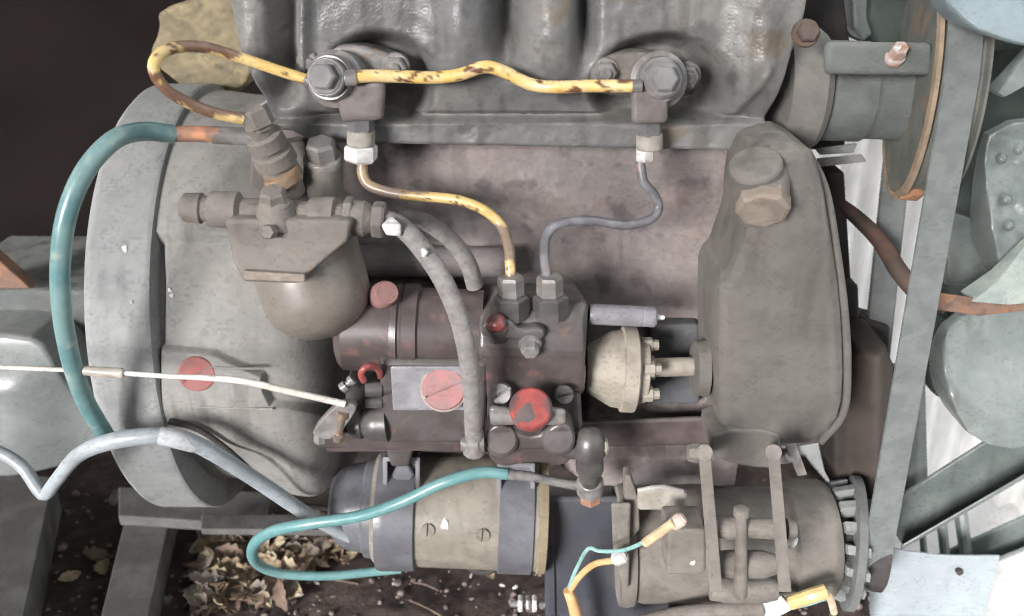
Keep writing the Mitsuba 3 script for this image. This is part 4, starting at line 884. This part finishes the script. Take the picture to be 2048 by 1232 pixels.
part(gp_, 'plate', hullp(pts([(1632, 298), (1712, 288), (1706, 304), (1640, 308)], .2) + pts([(1640, 300), (1706, 292)], .23), .001), L((.30, .33, .30), (.24, .26, .24), 50))
solo('engine_mount', cat([ext([(1672, 560), (1718, 572), (1720, 640), (1780, 655), (1780, 700), (1680, 690)], .17, .22, .004), ext([(1650, 340), (1690, 345), (1712, 700), (1690, 780), (1650, 700)], .19, .24, .004)]), BLACK, 'dark engine mount between timing case and belt', 'mount')
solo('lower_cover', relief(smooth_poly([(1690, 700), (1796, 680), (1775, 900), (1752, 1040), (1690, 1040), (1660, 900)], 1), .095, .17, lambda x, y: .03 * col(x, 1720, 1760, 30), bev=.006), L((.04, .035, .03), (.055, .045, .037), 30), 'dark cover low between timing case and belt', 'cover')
solo('fan_guard_post', ext([(1700, -60), (1790, -60), (1760, 60), (1728, 84), (1708, 60)], .25, .29, .004), GREEN, 'grey-green post against the light at the top right', 'post')

# ================================================================== WIRES
def wire(path, r, k, label, name='wire', seg=10): return solo(name, tube(pts(path), r, seg), k, label, name)
ORANGE = L((.56, .33, .15), (.6, .40, .2), 60, b='mat_satin')
TEALW = L((.20, .38, .36), (.24, .42, .4), 60, b='mat_satin')
wire([(1138, 1175, 0), (1152, 1140, -.01), (1176, 1098, -.03), (1200, 1102, -.045), (1248, 1100, -.07), (1296, 1080, -.09), (1330, 1060, -.10)], .0022, TEALW, 'thin pale teal wire kinked below the alternator end plate')
wire([(1142, 1178, 0), (1160, 1152, -.01), (1190, 1128, -.03), (1236, 1120, -.05)], .0036, ORANGE, 'short orange wire beside the kinked teal wire')
solo('cable_sheath', tube(pts([(1136, 1180, 0), (1148, 1215, .0), (1165, 1290, .01)]), [.006, .0075, .0075], 14), ORANGE, 'orange cable sheath coming up from the bottom edge', 'cable')
wire([(1290, 1086, -.092), (1318, 1066, -.100), (1348, 1044, -.104)], .0048, L((.5, .40, .25), (.42, .33, .2), 60), 'yellowed sleeve on the wire at the alternator terminal', 'sleeve')
solo('wire_connector', lpx(P(1342, 1052, -.10), P(1368, 1034, -.10), [(0, 9), (.2, 14), (.8, 15), (1, 10)], seg=16), L((.5, .42, .36), (.42, .34, .28), 90), 'pale ring connector at the upper alternator terminal', 'connector')
solo('wire_connector', lpx(P(1226, 1122, -.05), P(1252, 1108, -.05), [(0, 9), (.2, 15), (.8, 15), (1, 10)], seg=16), ZINC, 'bright crimp connector at the end of the orange wire', 'connector')
wire([(1580, 1206, -.05), (1620, 1192, -.06), (1652, 1182, -.06)], .008, L((.58, .45, .20), (.5, .38, .18), 60, b='mat_satin'), 'yellow sleeve at the bottom edge below the alternator', 'sleeve')
wire([(1580, 1216, -.05), (1622, 1206, -.055), (1655, 1194, -.055)], .0025, TEALW, 'teal wire under the yellow sleeve at the bottom edge')
wire([(1645, 1182, -.06), (1660, 1196, -.06), (1668, 1225, -.055)], .004, L((.5, .42, .3), (.45, .36, .25), 60), 'short buff wire bending down at the foot of the belt')
solo('wire_connector', hullp(pts([(1515, 1206), (1560, 1196), (1578, 1216), (1540, 1236), (1520, 1236)], -.055) + pts([(1540, 1215)], -.03), .003), L((.62, .62, .58), (.5, .5, .47), 60), 'white plastic connector at the bottom edge beside the yellow sleeve', 'connector')
solo('cable_sheath', tube(pts([(1230, 1262, .0), (1340, 1234, -.03), (1440, 1222, -.05), (1525, 1214, -.055)]), .010, 14), L((.17, .155, .14), (.14, .12, .105), 40), 'dusty grey cable sheath along the bottom edge under the alternator', 'cable')

# ================================================================== LEAVES AND LITTER
def leaf(g, size):
    L_, W_ = size, size * g.uniform(.45, .8)
    n, m = 9, 7
    u, v = np.meshgrid(np.linspace(0, 1, n), np.linspace(-1, 1, m), indexing='ij')
    half = np.sin(np.pi * (u * .96 + .02)) ** .75 * (1 + .16 * np.sin(u * 23 + g.uniform(0, 6)))
    x, y = (u - .5) * L_, v * half * W_ / 2
    cu, ch = g.uniform(.5, 2.2) / L_, g.uniform(.8, 2.6) / W_
    z = cu * x**2 * .5 * g.choice([-1, 1]) + ch * y**2 * .55 + .12 * size * (meshkit.noise(np.stack([u * 4 + g.uniform(0, 50), v * 3, u * 0], -1)) - .5)
    p = np.stack([x, y, z], -1).reshape(-1, 3)
    i, j = np.meshgrid(np.arange(n - 1), np.arange(m - 1), indexing='ij')
    q_ = np.stack([i * m + j, i * m + m + j, i * m + m + j + 1, i * m + j + 1], -1).reshape(-1, 4)
    f = np.vstack([q_[:, [0, 1, 2]], q_[:, [0, 2, 3]]])
    return p, f
LEAFC = [((.38, .31, .20), (.28, .22, .14)), ((.29, .22, .145), (.21, .16, .105)), ((.45, .38, .26), (.34, .28, .19)), ((.21, .15, .11), (.15, .105, .08)), ((.30, .26, .215), (.23, .195, .165))]
g = np.random.default_rng(21)
spots_ = []
for _ in range(260):
    x = g.uniform(395, 770)
    y = g.uniform(1062, 1240)
    if y > 1150 + (640 - x) * .45 + g.uniform(0, 40): continue
    spots_.append((x, y, g.uniform(.022, .05)))
spots_ += [(640, 1105, .062), (470, 1165, .06), (715, 1090, .045), (560, 1190, .055), (430, 1215, .05), (705, 1100, .05), (190, 1135, .045), (145, 1178, .03), (235, 1010, .03), (210, 1145, .03), (490, 1220, .05), (980, 1165, .02), (765, 1150, .02)]
for i, (x, y, s) in enumerate(spots_):
    v, f = leaf(g, s)
    a, b, c = g.uniform(0, 6.28), g.normal(0, .45), g.normal(0, .45)
    M = trimesh.transformations.euler_matrix(b, c, a)[:3, :3]
    p = PZ(x, y, GZ)
    v = v @ M.T + p + [0, 0, .006 + s * .14 + g.uniform(0, .012)]
    li = int(g.integers(len(LEAFC)))
    wd = ('tan', 'brown', 'pale straw-coloured', 'dark reddish', 'greyish')[li]
    solo('dead_leaf', (v, f), L(*LEAFC[li], 90, jit=.25), f'curled {wd} dry leaf in the litter on the ground below the starter motor' if x > 300 else f'dry {wd} leaf on the dirt between the frame rails', 'leaf',
         f'{wd} dry leaves on the ground' if x > 300 else f'{wd} dry leaves between the frame rails', smooth=True)
tw = []
for _ in range(11):
    x, y = g.uniform(400, 900), g.uniform(1080, 1235)
    p = PZ(x, y, GZ + .008); a = g.uniform(0, 3.14); l = g.uniform(.012, .04)
    d = np.array([math.cos(a), math.sin(a), g.normal(0, .2)]) * l
    tw.append(tube([p - d, p + [0, 0, .003], p + d], .0012, 6, .01))
k = 'twigs'
scene[k] = shape(cat(tw), L((.2, .15, .11), (.14, .1, .08), 60)); labels[k] = {'label': 'scattered thin twigs among the leaves', 'category': 'twigs', 'kind': 'stuff'}
gv = []
for _ in range(800):
    x, y = g.uniform(-100, 1750), g.uniform(960, 1260)
    p = PZ(x, y, GZ + .003); s = abs(g.normal(0, .0022)) + .0012
    m = trimesh.creation.icosphere(subdivisions=1, radius=s); m.vertices *= [1, g.uniform(.5, 1.3), g.uniform(.4, 1)]; m.apply_translation(p); gv.append(m)
k = 'grit'
scene[k] = shape(cat(gv), L((.26, .22, .19), (.12, .09, .08), 300, jit=.4)); labels[k] = {'label': 'loose grit and crumbs on the dirt', 'category': 'grit', 'kind': 'stuff'}
fl_ = []
for _ in range(9):
    x, y = g.uniform(480, 1080), g.uniform(1150, 1236)
    p = PZ(x, y, GZ + .010)
    fl_.append(spot(p, [g.normal(0, .3), g.normal(-.3, .3), 1], g.uniform(.0012, .0026), int(g.integers(1e6)), g.uniform(1.2, 3), g.uniform(0, 3)))
k = 'paint_flakes'
scene[k] = shape(cat(fl_), WHITE); labels[k] = {'label': 'white paint flakes scattered on the dirt', 'category': 'flakes', 'kind': 'stuff'}
